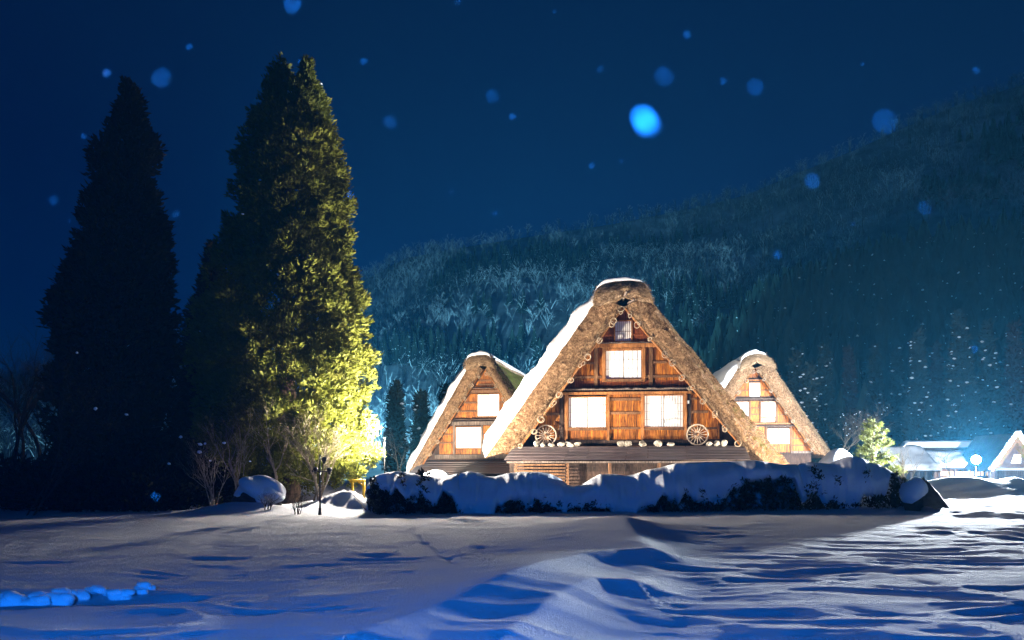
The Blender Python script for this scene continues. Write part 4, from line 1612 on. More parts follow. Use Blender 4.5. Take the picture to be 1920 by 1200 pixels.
HY = lambda px: 23.0 + (px - 690) / 1070.0 * 2.7


def hedge(px0, px1, name, label, seed, sprigs):
    r = np.random.default_rng(seed)
    n = int((px1 - px0) / 2.2)
    u = np.linspace(px0, px1, n)
    Yf = HY(u)
    top = np.interp(u, [p[0] for p in TOP], [p[1] for p in TOP])
    bot = np.interp(u, [p[0] for p in BOT], [p[1] for p in BOT]) + 5 * vn(u * .12, u * 0, seed) + 3 * vn(u * .4, u * 0, seed + 1)
    endf = np.clip(np.minimum(u - px0, px1 - u) / 9.0, 0, 1) ** .5
    zt = CH + (HOR - top) / FPX * (Yf + .55)
    zb = CH + (HOR - bot) / FPX * (Yf - .05)
    xg = gx(u, Yf)
    gz_ = ground_h(xg, Yf)
    zb = np.maximum(zb, gz_ - .12)
    zt = zb + (zt - zb) * (.25 + .75 * endf)
    zb = np.minimum(zb, zt - .12)
    root = empty(name, (gx((px0 + px1) / 2, HY((px0 + px1) / 2)), HY((px0 + px1) / 2), 0))
    tag(root, label, "hedge", "snow-laden hedge in front of the houses")
    ox, oy = root.location.x, root.location.y
    # cross-section, front bottom -> over -> back
    prof = [(.18, -.06), (.05, 0.0), (-.08, .06), (-.12, .2), (-.10, .36), (-.02, .52), (.12, .68), (.30, .82), (.48, .93), (.68, 1.0), (.86, .99), (1.08, .92), (1.25, .75), (1.35, .4), (1.35, -.1)]
    rows = []
    for k, (dy, f) in enumerate(prof):
        bul = .32 * fbm(u * .024, u * 0 + k * .35, seed + 5, 3) + .045 * vn(u * .10, u * 0 + k * .42, seed + 6)
        hgt = zt - zb
        z = zb + hgt * f + (.03 * vn(u * .08, u * 0 + k * .35, seed + 7) if 0 < f < .95 else 0)
        if k >= 13:
            z = zt - (zt - gz_) * (1 - f)
        y = Yf + dy * (.55 + .45 * endf) + (bul if 0 < k < 9 else bul * .3)
        sc = y / Yf
        rows.append(np.stack([xg * (1 + (sc - 1) * .6) - ox, y - oy, z], -1))
    G = np.stack(rows, 0)
    link("snow_cap", arr_mesh("snow_cap", G.reshape(-1, 3), grid_faces(*G.shape[:2]), smooth=True), M['snow_cap'], root)
    # foliage under the snow
    m = int((px1 - px0) * 2.2)
    uu = r.uniform(px0 + 3, px1 - 3, m)
    yy = HY(uu) + r.uniform(.0, .75, m)
    zt2 = np.interp(uu, u, zt)
    zb2 = np.interp(uu, u, zb)
    g2 = np.interp(uu, u, gz_)
    hi = np.minimum(zb2 + .18, zt2 - .2)
    z = g2 + (hi - g2) * r.uniform(0.02, 1, m)
    vis = (zb2 - g2) > .05
    keep = vis & ((vn(uu * .07, z * 4, seed + 9) > -.45) | (z > hi - .15))
    C = np.stack([gx(uu, HY(uu)) - ox, yy - oy, z], -1)[keep]
    D = np.stack([r.normal(size=m) * .6, np.full(m, -.7), r.normal(size=m) * .5 + .2], -1)[keep]
    # sprigs poking out through the snow
    SC, SD = [], []
    for (px, pa, pb, w) in sprigs:
        Yp = HY(px) - .12
        k = int(4.5 * abs(pb - pa) / 10 * w / 8)
        for q in range(k):
            f = r.uniform(0, 1)
            ppx = px + r.normal() * w * (.35 + .5 * f) * .75
            p = at(ppx, pa + (pb - pa) * f, Yp + r.uniform(-.1, .18))
            SC.append((p.x - ox, p.y - oy, p.z))
            SD.append((r.normal() * .5, -.3, .8))
    if SC:
        C = np.vstack([C, SC])
        D = np.vstack([D, SD])
    V, F = leaf_tufts(C, D, 9, .13, .020, .7, r)
    link("foliage", arr_mesh("foliage", V, F), M['hedge_leaf'], root)
    mb = MB()
    rr = random.Random(seed)
    for k in range(int((px1 - px0) / 14)):
        p = rr.uniform(px0 + 5, px1 - 5)
        Yp = HY(p) + rr.uniform(.2, .6)
        b = Vector((gx(p, Yp) - ox, Yp - oy, float(ground_h(gx(p, Yp), Yp)) - .1))
        for q in range(3):
            e = b + Vector((rr.gauss(0, .2), rr.gauss(0, .12), rr.uniform(.4, .8)))
            mb.tube(b, e, .022, .008, 4)
    tag(mb.build("stems", M['dark_twig'], root), kind='stuff')
    return root


hedge(684, 866, "snowy_bush", "snow-capped bush with bare dark twigs at the left end of the hedge", 501,
      [(700, 900, 955, 10), (752, 893, 950, 9), (762, 930, 960, 12), (790, 885, 955, 8), (801, 880, 900, 6), (835, 930, 960, 12), (720, 925, 965, 16), (852, 950, 965, 8)])
hedge(852, 1508, "snowy_hedge", "long hedge buried under rounded snow in front of the largest house", 502,
      [(952, 940, 965, 8), (1012, 945, 965, 10), (1285, 918, 932, 7), (1240, 930, 950, 8), (1400, 902, 945, 14), (1440, 900, 945, 14), (1470, 895, 940, 14), (1345, 945, 955, 12), (1318, 920, 935, 4)])
hedge(1494, 1704, "snowy_bush", "high rounded snow-covered bush at the right end of the hedge", 503,
      [(1527, 876, 940, 9), (1540, 888, 900, 9), (1568, 897, 912, 10), (1626, 884, 903, 9), (1640, 928, 952, 16), (1680, 885, 945, 12), (1692, 895, 940, 8), (1515, 905, 935, 5), (1560, 930, 950, 8), (1600, 940, 952, 9)])

# dark rock with a snow cap at the hedge's end
def capped_rock(name, label, px, Y, w, d, h, seed, mat, snow_f=.5, shift=0.0, cat="rock"):
    x0 = gx(px, Y)
    g = float(ground_h(x0, Y))
    root = empty(name, (x0, Y, g))
    tag(root, label, cat)
    mb = MB()
    mb.blob((-w * .05, 0, h * .12), (w * .98, d * .9, h * .55), seed, .2, 4, 0, 1.6)
    mb.build("stone_body", M[mat], root, True)
    mb = MB()
    mb.blob((shift, -.04, h * .45), (w * snow_f * 1.02, d * 1.02, h * .56), seed + 1, .20, 4, 0, 1.3)
    mb.blob((shift + w * .45, -.1, h * .28), (w * .6, d * .8, h * .36), seed + 2, .2, 3, 0, 1.3)
    mb.build("snow_cap", M['snow_cap'], root, True)
    return root


def pyramid_rock():
    Y = 25.3
    x0 = gx(1728, Y)
    root = empty("snowy_rock", (x0, Y, float(ground_h(x0, Y)) - .1))
    tag(root, "dark pointed rock with snow on its left flank at the right end of the hedge", "rock")
    r = np.random.default_rng(4)
    bm = bmesh.new()
    bmesh.ops.create_grid(bm, x_segments=24, y_segments=24, size=1.0)
    for v in bm.verts:
        x, y = v.co.x, v.co.y
        d = max(abs(x) * .8 + abs(y) * .45, abs(y) * .9)
        v.co = Vector((x * .72 + .05, y * .75, 1.12 * max(0, 1 - d) ** .85 + .07 * float(fbm(np.array(x * 3), np.array(y * 3), 606, 3))))
    me = bpy.data.meshes.new("stone_body")
    bm.to_mesh(me)
    bm.free()
    link("stone_body", me, M['rock'], root)
    mb = MB()
    mb.blob((-.30, -.05, .62), (.36, .48, .46), 607, .2, 3)
    mb.build("snow_cap", M['snow_cap'], root, True)


pyramid_rock()
capped_rock("snowy_rock", "snow-capped boulder left of the lamp post", 484, 23.0, .70, .5, .78, 602, 'rock', .98, .03)
capped_rock("snowy_rock", "brown snow-topped boulder between the right house and the young pine", 1585, 40.0, 1.1, .9, 2.05, 603, 'grey_wood', .95, -.3)

# ------------------------------------------------------------------ lamp post, yellow frame
def lamp_post():
    Y = 21.9
    x0 = gx(600, Y)
    g = float(ground_h(x0, Y)) - .05
    root = empty("lamp_post", (x0, Y, g))
    tag(root, "slim black lamp post with three unlit round heads in front of the lit cedar", "lamp post")
    H = gz(852, Y) - g
    mb = MB()
    mb.tube((0, 0, 0), (0, 0, .25), .05, .04, 10)
    mb.tube((0, 0, .25), (0, 0, H), .026, .022, 10)
    mb.build("pole", M['black_metal'], root, True)
    mb = MB()
    z = gz(884, Y) - g
    mb.tube((-.22, 0, z), (.30, 0, z), .016, .016, 8)
    mb.tube((-.22, 0, z), (-.16, 0, z + .12), .014, .014, 6)
    mb.build("arm", M['black_metal'], root, True)
    for (px, py, rr_) in ((608, 861, .075), (592, 880, .07), (618, 881, .075)):
        p = at(px, py, Y)
        q = MB()
        q.blob((p.x - x0, -.02, p.z - g), (rr_, rr_, rr_), 5, .05, 2)
        q.tube((p.x - x0, -.02, p.z - g - rr_ - .05), (p.x - x0, -.02, p.z - g - rr_ * .8), .03, .045, 8)
        q.build("lamp_head", M['black_metal'], root, True)


lamp_post()
Yy = 25.6
root = empty("yellow_frame", (gx(668, Yy), Yy, 0))
tag(root, "yellow painted tube frame standing behind the snow bank under the lit cedar", "frame")
xa_, xb_ = gx(661, Yy) - root.location.x, gx(682, Yy) - root.location.x
zt_ = gz(902, Yy)
for xx in (xa_, xb_):
    mb = MB()
    mb.tube((xx, 0, .1), (xx, 0, zt_), .045, .045, 10)
    mb.build("leg", M['yellow'], root, True)
mb = MB()
mb.tube((xa_ - .09, 0, zt_), (xb_ + .05, 0, zt_ + .02), .048, .048, 10)
mb.tube((xb_ - .2, 0, zt_ - .01), (xb_, 0, zt_ - .16), .035, .035, 8)
mb.build("crossbar", M['yellow'], root, True)

# ------------------------------------------------------------------ young pine
def young_pine():
    Y = 34.0
    x0 = gx(1635, Y)
    root = empty("young_pine", (x0, Y, .2))
    tag(root, "small bright green young pine behind the right end of the hedge", "tree")
    r = np.random.default_rng(88)
    H = gz(788, Y) - .2
    mb = MB()
    mb.path([Vector((0, 0, 0)), Vector((.02, 0, H * .5)), Vector((.08, 0, H))], [.05, .035, .012], 6)
    mb.build("trunk", M['bark'], root, True)
    mb = MB()
    C, D = [], []
    for k in range(34):
        f = .18 + .8 * (k / 34) ** 1.0
        a = k * 2.4 + r.uniform(-.3, .3)
        L = (1.05 - f) * 1.25 * r.uniform(.75, 1.15) + .12
        b = np.array([.06 * f, 0, H * f])
        e = b + np.array([math.cos(a) * L, math.sin(a) * L, L * r.uniform(.15, .45) + .06])
        mb.tube(b, e, .016, .007, 4)
        for q in range(int(10 + L * 34)):
            g = r.uniform(.2, 1.0)
            p = b + (e - b) * g + r.normal(size=3) * np.array([.06, .06, .03])
            C.append(p)
            D.append((e - b) / L + np.array([0, 0, .5]) + r.normal(size=3) * .35)
    mb.build("limbs", M['bark'], root)
    V, F = leaf_tufts(np.array(C), np.array(D), 9, .13, .011, .5, r)
    link("crown", arr_mesh("crown", V, F), M['pine'], root)
    mb = MB()
    for k in range(10):
        i = r.integers(0, len(C))
        mb.blob(C[i], (.14, .12, .06), k, .3, 1)
    mb.build("snow_clumps", M['snow'], root, True)


young_pine()

# ------------------------------------------------------------------ conifers behind the right-hand houses
def far_conifer(label, px, Y, top, halfw, seed, mat='conifer', snow=60, base=880, n=900):
    h = base - top
    prof = [(top, px - 1, px + 1)]
    for f in (.08, .2, .35, .5, .65, .8, .92, 1.0):
        k = halfw * (f ** .75) * (1 if f < .95 else .8)
        prof.append((top + h * f, px - k, px + k))
    return cedar("conifer_tree", label, "tree", px, Y, prof, n // 4, seed, mat, (.75, .13), 4, "conifers behind the right-hand buildings", .35, None, snow, .5, None, 1.15, 14)


far_conifer("tallest dark conifer with snow lumps at the right, over the floodlight", 1800, 105, 583, 50, 701, 'conifer', 120)
far_conifer("tall dark conifer second from the right edge", 1852, 108, 598, 40, 702, 'conifer', 60)
far_conifer("tall conifer cut by the right edge of the picture", 1902, 112, 605, 42, 703, 'conifer_rust', 50)
far_conifer("pointed conifer with snow on its left side, left of the tallest one", 1722, 108, 622, 34, 704, 'conifer', 80)
far_conifer("rust brown conifer between the pointed and the tallest conifer", 1757, 116, 648, 24, 705, 'conifer_rust', 30, n=600)
far_conifer("faint conifer above the young pine", 1640, 122, 648, 34, 706, 'conifer', 40)
far_conifer("faint conifer right of the thatched house with four windows, tallest there", 1545, 118, 645, 36, 707, 'conifer', 50)
far_conifer("small snow-dotted conifer touching the right house's ridge", 1492, 100, 668, 22, 708, 'conifer', 60, n=600)
far_conifer("faint rust conifer left of the one above the pine", 1592, 125, 652, 30, 709, 'conifer_rust', 30)
far_conifer("snow-dotted conifer behind the right house's roof slope", 1516, 96, 690, 24, 710, 'conifer', 70, n=600)
far_conifer("shadowy conifer between the pine and the pointed conifer", 1682, 124, 655, 30, 711, 'conifer', 30)
far_conifer("dark conifer behind the left house's snowy roof edge", 742, 92, 725, 26, 712, 'conifer', 30, n=600)
far_conifer("dark conifer beside the left house, second from the lit cedar", 790, 96, 738, 26, 713, 'conifer', 30, n=600)
far_conifer("dark conifer behind the left house's ridge", 836, 98, 728, 24, 714, 'conifer', 20, n=600)
bare_tree("bare_tree", "wide bare reddish tree right of the right house", "tree", 1570, 860, 72, 8.6, 31, 'twig', 1, (0, 0), 5, .5, .14, .03, "bare trees behind the right-hand buildings", 14, base_z=0)
bare_tree("bare_tree", "thin bare tree behind the snowy shed", "tree", 1655, 860, 78, 9.0, 32, 'twig', 1, (.03, 0), 5, .45, .12, .04, "bare trees behind the right-hand buildings", 10, base_z=0)
bare_tree("bare_tree", "small bare tree in front of the white shed roof", "tree", 1778, 905, 50, 2.7, 33, 'dark_twig', 1, (.06, 0), 4, .5, .05, .02, "bare trees behind the right-hand buildings", 0, base_z=.2)
bare_tree("bare_tree", "pale bare tree left of the left house", "tree", 745, 880, 66, 5.5, 34, 'twig', 2, (.05, 0), 5, .5, .08, .03, None, 4, base_z=0)

# ------------------------------------------------------------------ buildings at the far right
def snow_slab(name, x0, x1, yz, th, parent, seed, mat='snow'):
    """snow layer over a roof plane; yz list of (y, z) from eave to ridge"""
    n = 40
    xs = np.linspace(x0, x1, n)
    e = np.clip(np.minimum(xs - x0, x1 - xs) / .35, 0, 1) ** .5
    rows = []
    m = len(yz)
    full = [(yz[0][0], yz[0][1], 0.0)] + [(y - (.12 if k == 0 else 0), z, 1.0) for k, (y, z) in enumerate(yz)] + [(yz[-1][0], yz[-1][1], 0.0)]
    for k, (y, z, p) in enumerate(full):
        w = th * p * e * (1 + .3 * vn(xs * 1.3, xs * 0 + k * .8, seed))
        rows.append(np.stack([xs, np.full(n, y) - .04 * p * vn(xs * 2, xs * 0 + k, seed + 1), z + w], -1))
    G = np.stack(rows, 0)
    return link(name, arr_mesh(name, G.reshape(-1, 3), grid_faces(*G.shape[:2]), smooth=True), M[mat], parent)


def interp_yz(a, b, n):
    return [(a[0] + (b[0] - a[0]) * k / n, a[1] + (b[1] - a[1]) * k / n) for k in range(n + 1)]


def emit_mat(name, colr, st):
    m, nt, b = new_mat(name)
    b.inputs["Base Color"].default_value = (*colr, 1)
    b.inputs["Emission Color"].default_value = (*colr, 1)
    b.inputs["Emission Strength"].default_value = st
    return m


M['lit_window'] = emit_mat("lit_window", (1.0, .62, .25), 1.2)
M['lamp_glass'] = emit_mat("lamp_glass", (.85, .93, 1.0), 60)
M['plaster'] = simple("old_plaster", [(0.3, (0.35, 0.33, 0.30)), (0.7, (0.55, 0.52, 0.47))], 3, 0.85)
M['roof_thatch'] = M['thatch_slope']

Ya = 62.0
sa = Ya / FPX
root = empty("snowy_shed", (gx(1722, Ya), Ya, 0))
tag(root, "low shed under thick blue-shaded snow right of the young pine", "shed")
xa0, xa1 = -42 * sa, 42 * sa
mb = MB()
mb.box2((xa0 + .2, .6, -.2), (xa1 - .2, .75, gz(880, Ya)))
mb.box2((xa0 + .2, .75, -.2), (xa0 + .35, 4.2, gz(880, Ya)))
mb.box2((xa1 - .35, .75, -.2), (xa1 - .2, 4.2, gz(880, Ya)))
mb.build("wall", M['dark_wood'], root)
for k in range(6):
    q = MB()
    x = xa0 + .3 + (xa1 - xa0 - .6) * k / 5
    q.box2((x - .08, .5, -.2), (x + .08, .6, gz(882, Ya)))
    q.build("post", M['grey_wood'], root)
ea, ra = (0, gz(882, Ya)), (2.6, gz(842, Ya))
mb = MB()
mb.prism([(0, 0)] * 3, 0, 0) if False else None
vs = []
for (y, z) in (ea, ra, (ra[0], ra[1] - .12), (ea[0], ea[1] - .12)):
    vs += [(xa0, y, z), (xa1, y, z)]
mb.add(vs, [(0, 1, 3, 2), (2, 3, 5, 4), (4, 5, 7, 6), (6, 7, 1, 0), (0, 2, 4, 6), (1, 7, 5, 3)])
vs = []
for (y, z) in (ra, (5.2, ea[1]), (5.2, ea[1] - .12), (ra[0], ra[1] - .12)):
    vs += [(xa0, y + .002, z), (xa1, y + .002, z)]
mb.add(vs, [(0, 1, 3, 2), (2, 3, 5, 4), (4, 5, 7, 6), (6, 7, 1, 0), (0, 2, 4, 6), (1, 7, 5, 3)])
rf = mb.build("roof", M['dark_wood'], root)
snow_slab("roof_snow", xa0 - .1, xa1 + .05, interp_yz(ea, ra, 8) + interp_yz(ra, (5.2, ea[1]), 4)[1:], .38, rf, 811)

Yb = 70.0
sb = Yb / FPX
root = empty("snowy_farmhouse", (gx(1822, Yb), Yb, 0))
tag(root, "floodlit farmhouse with snow-edged ridge and glowing low windows at the far right", "house")
B = lambda px: (px - 1822) * sb
mb = MB()
zw = gz(879, Yb)
mb.box2((B(1762), .9, -.2), (B(1885), 1.0, zw))
mb.box2((B(1762), 1.0, -.2), (B(1765), 6, zw))
mb.box2((B(1882), 1.0, -.2), (B(1885), 6, zw))
mb.build("wall", M['batten'], root)
e1, r1 = (.2, gz(877, Yb)), (3.2, gz(851, Yb))
e2, r2 = (2.6, gz(851, Yb)), (4.6, gz(832, Yb))


def slab(a, b, x0, x1, th, name, mat, parent):
    m = MB()
    vs = []
    for (y, z) in (a, b, (b[0], b[1] - th), (a[0], a[1] - th)):
        vs += [(x0, y, z), (x1, y, z)]
    m.add(vs, [(0, 1, 3, 2), (2, 3, 5, 4), (4, 5, 7, 6), (6, 7, 1, 0), (0, 2, 4, 6), (1, 7, 5, 3)])
    return m.build(name, M[mat], parent)


low = slab(e1, r1, B(1764), B(1884), .15, "lower_roof", 'dark_wood', root)
snow_slab("roof_snow", B(1764), B(1884), interp_yz(e1, r1, 8), .4, low, 821)
up_ = slab(e2, r2, B(1742), B(1905), .3, "upper_roof", 'roof_thatch', root)
slab((r2[0] + .003, r2[1]), (7.2, e2[1]), B(1742), B(1905), .3, "back_roof", 'roof_thatch', root)
snow_slab("ridge_snow", B(1740), B(1905), [(4.05, gz(836, Yb)), (4.35, gz(833, Yb)), (4.6, gz(831, Yb)), (5.2, gz(834, Yb))], .42, up_, 831)
for k in range(9):
    px = 1772 + k * 11.2
    q = MB()
    q.box2((B(px), .84, gz(892, Yb)), (B(px + 8.6), .9, gz(884, Yb)))
    w = q.build("window", M['lit_window'], root)
    q = MB()
    q.box2((B(px + 4.0), .80, gz(892, Yb)), (B(px + 4.6), .84, gz(884, Yb)))
    q.build("mullion", M['batten'], w)
for k in range(5):
    px = 1768 + k * 28
    q = MB()
    q.box2((B(px), .5, -.2), (B(px + 2.2), .62, gz(880, Yb)))
    q.build("post", M['grey_wood'], root)

# gable annex at the right edge
Yg = 66.0
G_ = lambda px: (px - 1915) * Yg / FPX
root = empty("thatched_barn", (gx(1915, Yg), Yg, 0))
tag(root, "dark thatched barn with a bright snow verge cut by the right edge", "house")
pa, pk, pc = (G_(1856), gz(884, Yg)), (G_(1908), gz(812, Yg)), (G_(1962), gz(884, Yg))
mb = MB()
mb.prism([(pa[0] + .4, -.2), (pc[0] - .4, -.2), (pc[0] - .4, pc[1] + .3), (pk[0], pk[1] - .6), (pa[0] + .4, pa[1] + .3)], .9, 1.0)
mb.build("gable_wall", M['dark_wood'], root)
mb = MB()
mb.prism([(G_(1908), gz(868, Yg)), (G_(1926), gz(868, Yg)), (G_(1926), gz(852, Yg)), (G_(1914), gz(852, Yg))], .82, .9)
mb.build("window", M['paper'], root)
for sgn, a in ((-1, pa), (1, pc)):
    m = MB()
    vs = []
    for y in (0, 6):
        vs += [(a[0], y, a[1]), (pk[0], y, pk[1]), (pk[0], y, pk[1] - .75), (a[0] - sgn * .55, y, a[1])]
    m.add(vs, [(0, 1, 2, 3), (7, 6, 5, 4), (0, 4, 5, 1), (1, 5, 6, 2), (2, 6, 7, 3), (3, 7, 4, 0)])
    o = m.build("roof_slope", M['roof_thatch'], root)
    m = MB()
    pts_ = [Vector((a[0] + (pk[0] - a[0]) * f, -.05, a[1] + (pk[1] - a[1]) * f + .12)) for f in np.linspace(0, 1, 12)]
    m.path(pts_, [.2 + .05 * random.uniform(-1, 1) for _ in pts_], 8)
    m.build("verge_snow", M['snow'], o, True)

# fence with snow
Yf_ = 56.0
root = empty("picket_fence", (gx(1895, Yf_), Yf_, 0))
tag(root, "low wooden picket fence capped with snow at the right edge", "fence")
for k in range(16):
    px = 1868 + k * 4.0
    x = (px - 1895) * Yf_ / FPX
    q = MB()
    q.box2((x - .055, -.02, 0), (x + .055, .02, gz(882, Yf_)))
    q.build("picket", M['grey_wood'], root)
for z in (.5, 1.0):
    q = MB()
    q.box2(((1866 - 1895) * Yf_ / FPX, .02, z), ((1932 - 1895) * Yf_ / FPX, .08, z + .09))
    q.build("rail", M['grey_wood'], root)
snow_slab("fence_snow", (1866 - 1895) * Yf_ / FPX, (1932 - 1895) * Yf_ / FPX, [(-.12, gz(882, Yf_)), (0, gz(881, Yf_)), (.14, gz(882, Yf_))], .16, root, 841)

for (px, py0, Yp, lb) in ((1817, 884, 44, "slim pole left of the floodlight stand"), (1858, 874, 46, "slim pole right of the floodlight stand")):
    x0 = gx(px, Yp)
    mb = MB()
    mb.tube((0, 0, 0), (0, 0, gz(py0, Yp)), .05, .045, 8)
    mb.blob((0, 0, gz(py0, Yp) + .02), (.09, .09, .06), 3, .1, 1)
    o = mb.build("pole", M['grey_wood'], None, True)
    o.location = (x0, Yp, 0)
    tag(o, lb, "pole")

# snow heap before the left house
mb = MB()
mb.blob((0, 0, 0), (1.1, .8, .9), 911, .2, 3)
o = mb.build("snow_heap", M['snow'], None, True)
o.location = (gx(818, 44), 44, .55)
tag(o, "heap of snow in front of the left house's porch", "snow heap")

# ------------------------------------------------------------------ floodlights
def floodlight(loc, target, label, power, colr, angle=110, blend=.6, size=.18, kind='SPOT', lens=None, head=.2):
    loc = Vector(loc)
    g = float(ground_h(loc.x, loc.y)) - .05
    root = empty("floodlight", (loc.x, loc.y, g))
    tag(root, label, "floodlight", "floodlights standing in the snow")
    d = (Vector(target) - loc).normalized()
    rot = d.to_track_quat('Y', 'Z').to_matrix()
    h = loc.z - g
    mb = MB()
    mb.tube((0, 0, 0), (0, 0, max(.1, h - head)), .018, .015, 8)
    for k in range(3):
        a = k * 2.1
        mb.tube((0, 0, min(.35, h * .4)), (math.cos(a) * .3, math.sin(a) * .3, 0), .018, .015, 6)
    mb.build("stand", M['black_metal'], root, True)
    mb = MB()
    c = Vector((0, 0, h)) - d * .12
    mb.tube(c - d * .06, c + d * .06, head * .35, head * .66, 20)
    mb.build("housing", M['black_metal'], root)
    mb = MB()
    mb.tube(Vector((0, 0, h)) - d * .055, Vector((0, 0, h)) - d * .043, head * .62, head * .62, 20)
    mb.build("lamp_face", lens or M['lamp_glass'], root)
    lamp("floodlight_beam", kind, loc + d * .12, target, power, colr, size, angle, blend)
    return root


WARM = (1.0, .85, .64)
# main house, two lamps in the gap behind the hedge
floodlight((-4.0, 26.2, .95), (4.0, 31, 4.6), "floodlight hidden behind the hedge at the largest house's left corner", 13000, WARM, 120, .5)
floodlight((12.4, 26.8, 1.05), (4.8, 31, 4.6), "floodlight hidden behind the hedge at the largest house's right corner", 11200, WARM, 120, .5)
# left and right houses
floodlight((-5.6, 41.5, .9), (-2.0, 50, 4.5), "floodlight before the left house", 15000, WARM, 110, .5)
floodlight((15.6, 44.5, .9), (16.4, 54, 4.5), "floodlight before the right house", 8500, WARM, 110, .5)
# lit cedar
floodlight((-2.9, 25.3, .8), (-7.2, 27, 7.0), "floodlight aimed up the lit cedar from behind the bush", 15000, (1.0, .93, .72), 95, .5)
floodlight((-4.35, 24.5, .72), (-7.0, 26.6, 5.2), "low floodlight at the foot of the lit cedar behind the snow bank", 1000, (1.0, .92, .72), 85, .6)
floodlight(at(721, 818, 27.0), (-4.32, 27.0, 9), "bare floodlight bulb on a tall stand at the right edge of the lit cedar", 5900, (1.0, .89, .78), 170, .2, .12, 'POINT', None, .06)
# visible floodlight at the right
LPX, LPY, LY = 1830, 862, 36.0
LP = at(LPX, LPY, LY)
floodlight(LP, (0, 6, .5), "glaring white floodlight on a stand in front of the far right farmhouse", 120000, (.84, .92, 1.0), 178, .2, .25, 'POINT', None, .30)
# farmhouse at the right and the hillside
floodlight((38.5, 60.0, .7), (41, 70, 2.6), "floodlight in the snow before the far right farmhouse", 22000, (.86, .93, 1.0), 120, .6)
floodlight((50.0, 84.0, 1.5), (60, 108, 13), "added floodlight behind the far right farmhouse brightening the conifers", 11000, (.9, .92, 1.0), 130, .8)  # added lamp, lifts the dark conifers at far right
floodlight((27.0, 78.0, 1.5), (46, 118, 13), "added floodlight behind the right house brightening the conifers", 8000, (.9, .92, 1.0), 130, .8)  # second added lamp, for the conifers nearer the house
for (hx, hy, tx, tz, pw, lb) in ((-27, 106, -25, 120, 1000000, "floodlight at the foot of the hillside behind the lit cedar"), (-4, 128, 70, 115, 560000, "floodlight at the foot of the hillside behind the left house"),
                                (-82, 104, -120, 80, 110000, "floodlight at the foot of the hillside behind the left edge")):
    floodlight((hx, hy, float(hill_h(np.array(float(hx)), np.array(float(hy)))) + 2.2), (tx, 330, tz), lb, pw, (.24, .72, 1.0), 72, 1.0)
# added blue light behind the viewer, no fixture, brightens near snow and flakes
lamp("blue_fill_behind_viewer", 'SPOT', (-1.0, -.5, 1.75), (.6, 8.0, .4), 3300, (.008, .20, 1.0), .15, 140, .8)

# ------------------------------------------------------------------ broken snow at the lower left
LORD = ['first', 'second', 'third', 'fourth', 'fifth', 'sixth', 'seventh', 'eighth', 'ninth', 'tenth', 'eleventh', 'twelfth']
CL = [(8, 1134, .22), (28, 1128, .20), (62, 1132, .16), (88, 1128, .2), (118, 1130, .18), (132, 1120, .18), (150, 1118, .12), (175, 1112, .14), (205, 1114, .12), (232, 1117, .15), (252, 1118, .1), (270, 1110, .13)]
for i, (px, py, sz) in enumerate(CL):
    sz = sz * .75
    Y = CH * FPX / (py - HOR)
    x0 = gx(px, Y)
    mb = MB()
    for k in range(3):
        mb.blob((random.uniform(-.1, .1), random.uniform(-.08, .08), random.uniform(-.02, .05)), (sz * .75, sz * .6, sz * .45), 950 + i * 3 + k, .25, 3)
    o = mb.build("snow_lump", M['snow_cap'], None, True)
    o.location = (x0, Y, float(ground_h(x0, Y)) + sz * .12)
    tag(o, "broken snow lump at the lower left, %s from the left edge in its line" % LORD[i], "snow lump", "broken snow lumps at the lower left")

# ------------------------------------------------------------------ falling snowflakes
def flake_mesh(seed):
    rr = random.Random(seed)
    mb = MB()
    for k in range(5):
        mb.blob((rr.gauss(0, .35), rr.gauss(0, .35), rr.gauss(0, .35)), (.6, .55, .5), seed + k, .4, 1)
    me = bpy.data.meshes.new("snowflake")
    me.from_pydata(mb.v, [], mb.f)
    me.materials.append(M['snow'])
    me.update()
    return me


FM = [flake_mesh(970 + 10 * k) for k in range(3)]
FL = [(1210, 227, 56, 8.5), (1245, 144, 46, .5), (1415, 164, 40, .45), (1658, 228, 58, .42), (1523, 340, 36, .5), (924, 180, 32, .5), (731, 228, 32, .5), (961, 219, 15, .8), (1289, 65, 20, .8), (548, 8, 42, .6),
      (303, 146, 48, .38), (200, 137, 20, .7), (330, 400, 18, .6), (683, 115, 18, .6), (657, 365, 18, .6), (1458, 478, 20, .6), (1357, 152, 18, .5), (1126, 130, 16, .4), (1110, 310, 15, .5), (1166, 302, 12, .5),
      (1735, 390, 34, .4), (1830, 132, 18, .5), (355, 88, 16, .5), (157, 255, 14, .6), (130, 415, 10, .7), (846, 360, 12, .5), (928, 400, 14, .5), (292, 931, 22, .7), (1040, 22, 10, .6), (858, 5, 14, .6), (1617, 120, 10, .7),
      (1827, 655, 18, .6), (560, 115, 10, .6), (100, 375, 24, .35), (1925, 60, 20, .4), (1600, 420, 12, .5)]
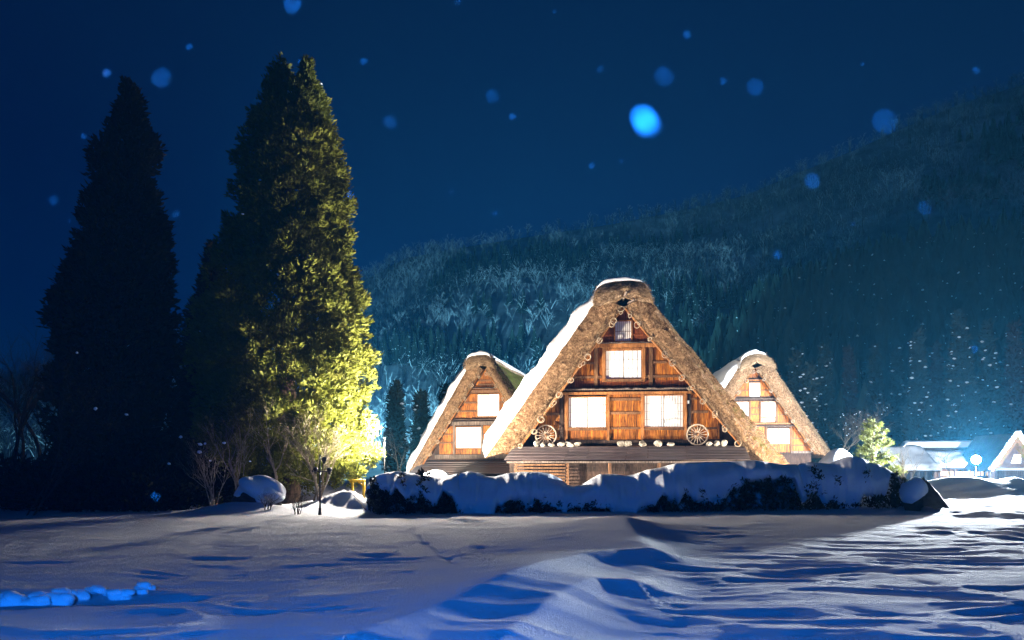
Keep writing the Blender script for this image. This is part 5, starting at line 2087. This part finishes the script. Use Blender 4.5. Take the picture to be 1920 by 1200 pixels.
FLAB = ["brightest large blurred snowflake, above the largest house's ridge", "large faint snowflake above and right of the brightest one", "faint round snowflake second to the right of the brightest one",
        "very large dim snowflake over the skyline at the right", "oval snowflake just below the skyline on the right slope", "round snowflake in the sky midway between the twin-topped cedar and the brightest flake",
        "round snowflake right of the twin-topped cedar's upper crown", "tiny bright snowflake just right of the one midway across the sky", "small bright snowflake near the top, above the brightest one",
        "blurred snowflake touching the top edge above the twin-topped cedar", "large dim snowflake right of the unlit cedar's tip", "small bright snowflake left of the unlit cedar's tip",
        "small snowflake between the unlit and the twin-topped cedar", "small snowflake high beside the twin-topped cedar's tip", "small snowflake beside the twin-topped cedar's right edge at mid height",
        "round snowflake low on the dark hillside right of the largest ridge", "small snowflake between the two faint ones right of the brightest", "small dim snowflake up and left of the brightest one",
        "small dim snowflake down and left of the brightest one", "tiny snowflake below the brightest one", "large dim snowflake on the upper hillside at the right", "small snowflake near the right edge above the skyline",
        "small snowflake above the large dim one beside the unlit cedar", "small snowflake left of the unlit cedar's upper crown", "tiny snowflake left of the unlit cedar at mid height", "tiny snowflake above the hill's left skyline",
        "small snowflake just over the skyline left of the largest ridge", "blue snowflake low in front of the black undergrowth", "tiny snowflake near the top edge in the middle", "small snowflake on the top edge left of the middle",
        "tiny bright snowflake high at the right", "small snowflake in front of the tallest conifer at the right", "tiny snowflake between the two tips of the twin-topped cedar", "large very dim snowflake at the left edge",
        "dim snowflake cut by the right edge near the top", "tiny snowflake on the right hillside under the skyline"]
for i, (px, py, dpx, br) in enumerate(FL):
    A = 28.0 / 3.1 / 1000.0
    # blur disc A*F/d plus the flake itself
    d = A * FPX / (dpx * .80)
    size = .080 * math.sqrt(br) * dpx / FPX * d
    o = bpy.data.objects.new("snowflake", FM[i % 3])
    col.objects.link(o)
    o.location = at(px, py, d)
    o.scale = (size, size, size * .8)
    o.rotation_euler = (random.uniform(0, 3), random.uniform(0, 3), random.uniform(0, 3))
    tag(o, FLAB[i], "snowflake", "falling snowflakes")

# ------------------------------------------------------------------ haze
mb = MB()
mb.box2((-700, -60, -3.5), (700, 680, 330))
m = bpy.data.materials.new("haze")
m.use_nodes = True
nt = m.node_tree
nt.nodes.clear()
out = nt.nodes.new("ShaderNodeOutputMaterial")
pv = nt.nodes.new("ShaderNodeVolumePrincipled")
pv.inputs["Color"].default_value = (.08, .54, 1.0, 1)
pv.inputs["Density"].default_value = .00030
pv.inputs["Anisotropy"].default_value = .0
nt.links.new(pv.outputs[0], out.inputs["Volume"])
hz = mb.build("haze", m)
tag(hz, "thin night mist filling the valley", "mist", None, "stuff")
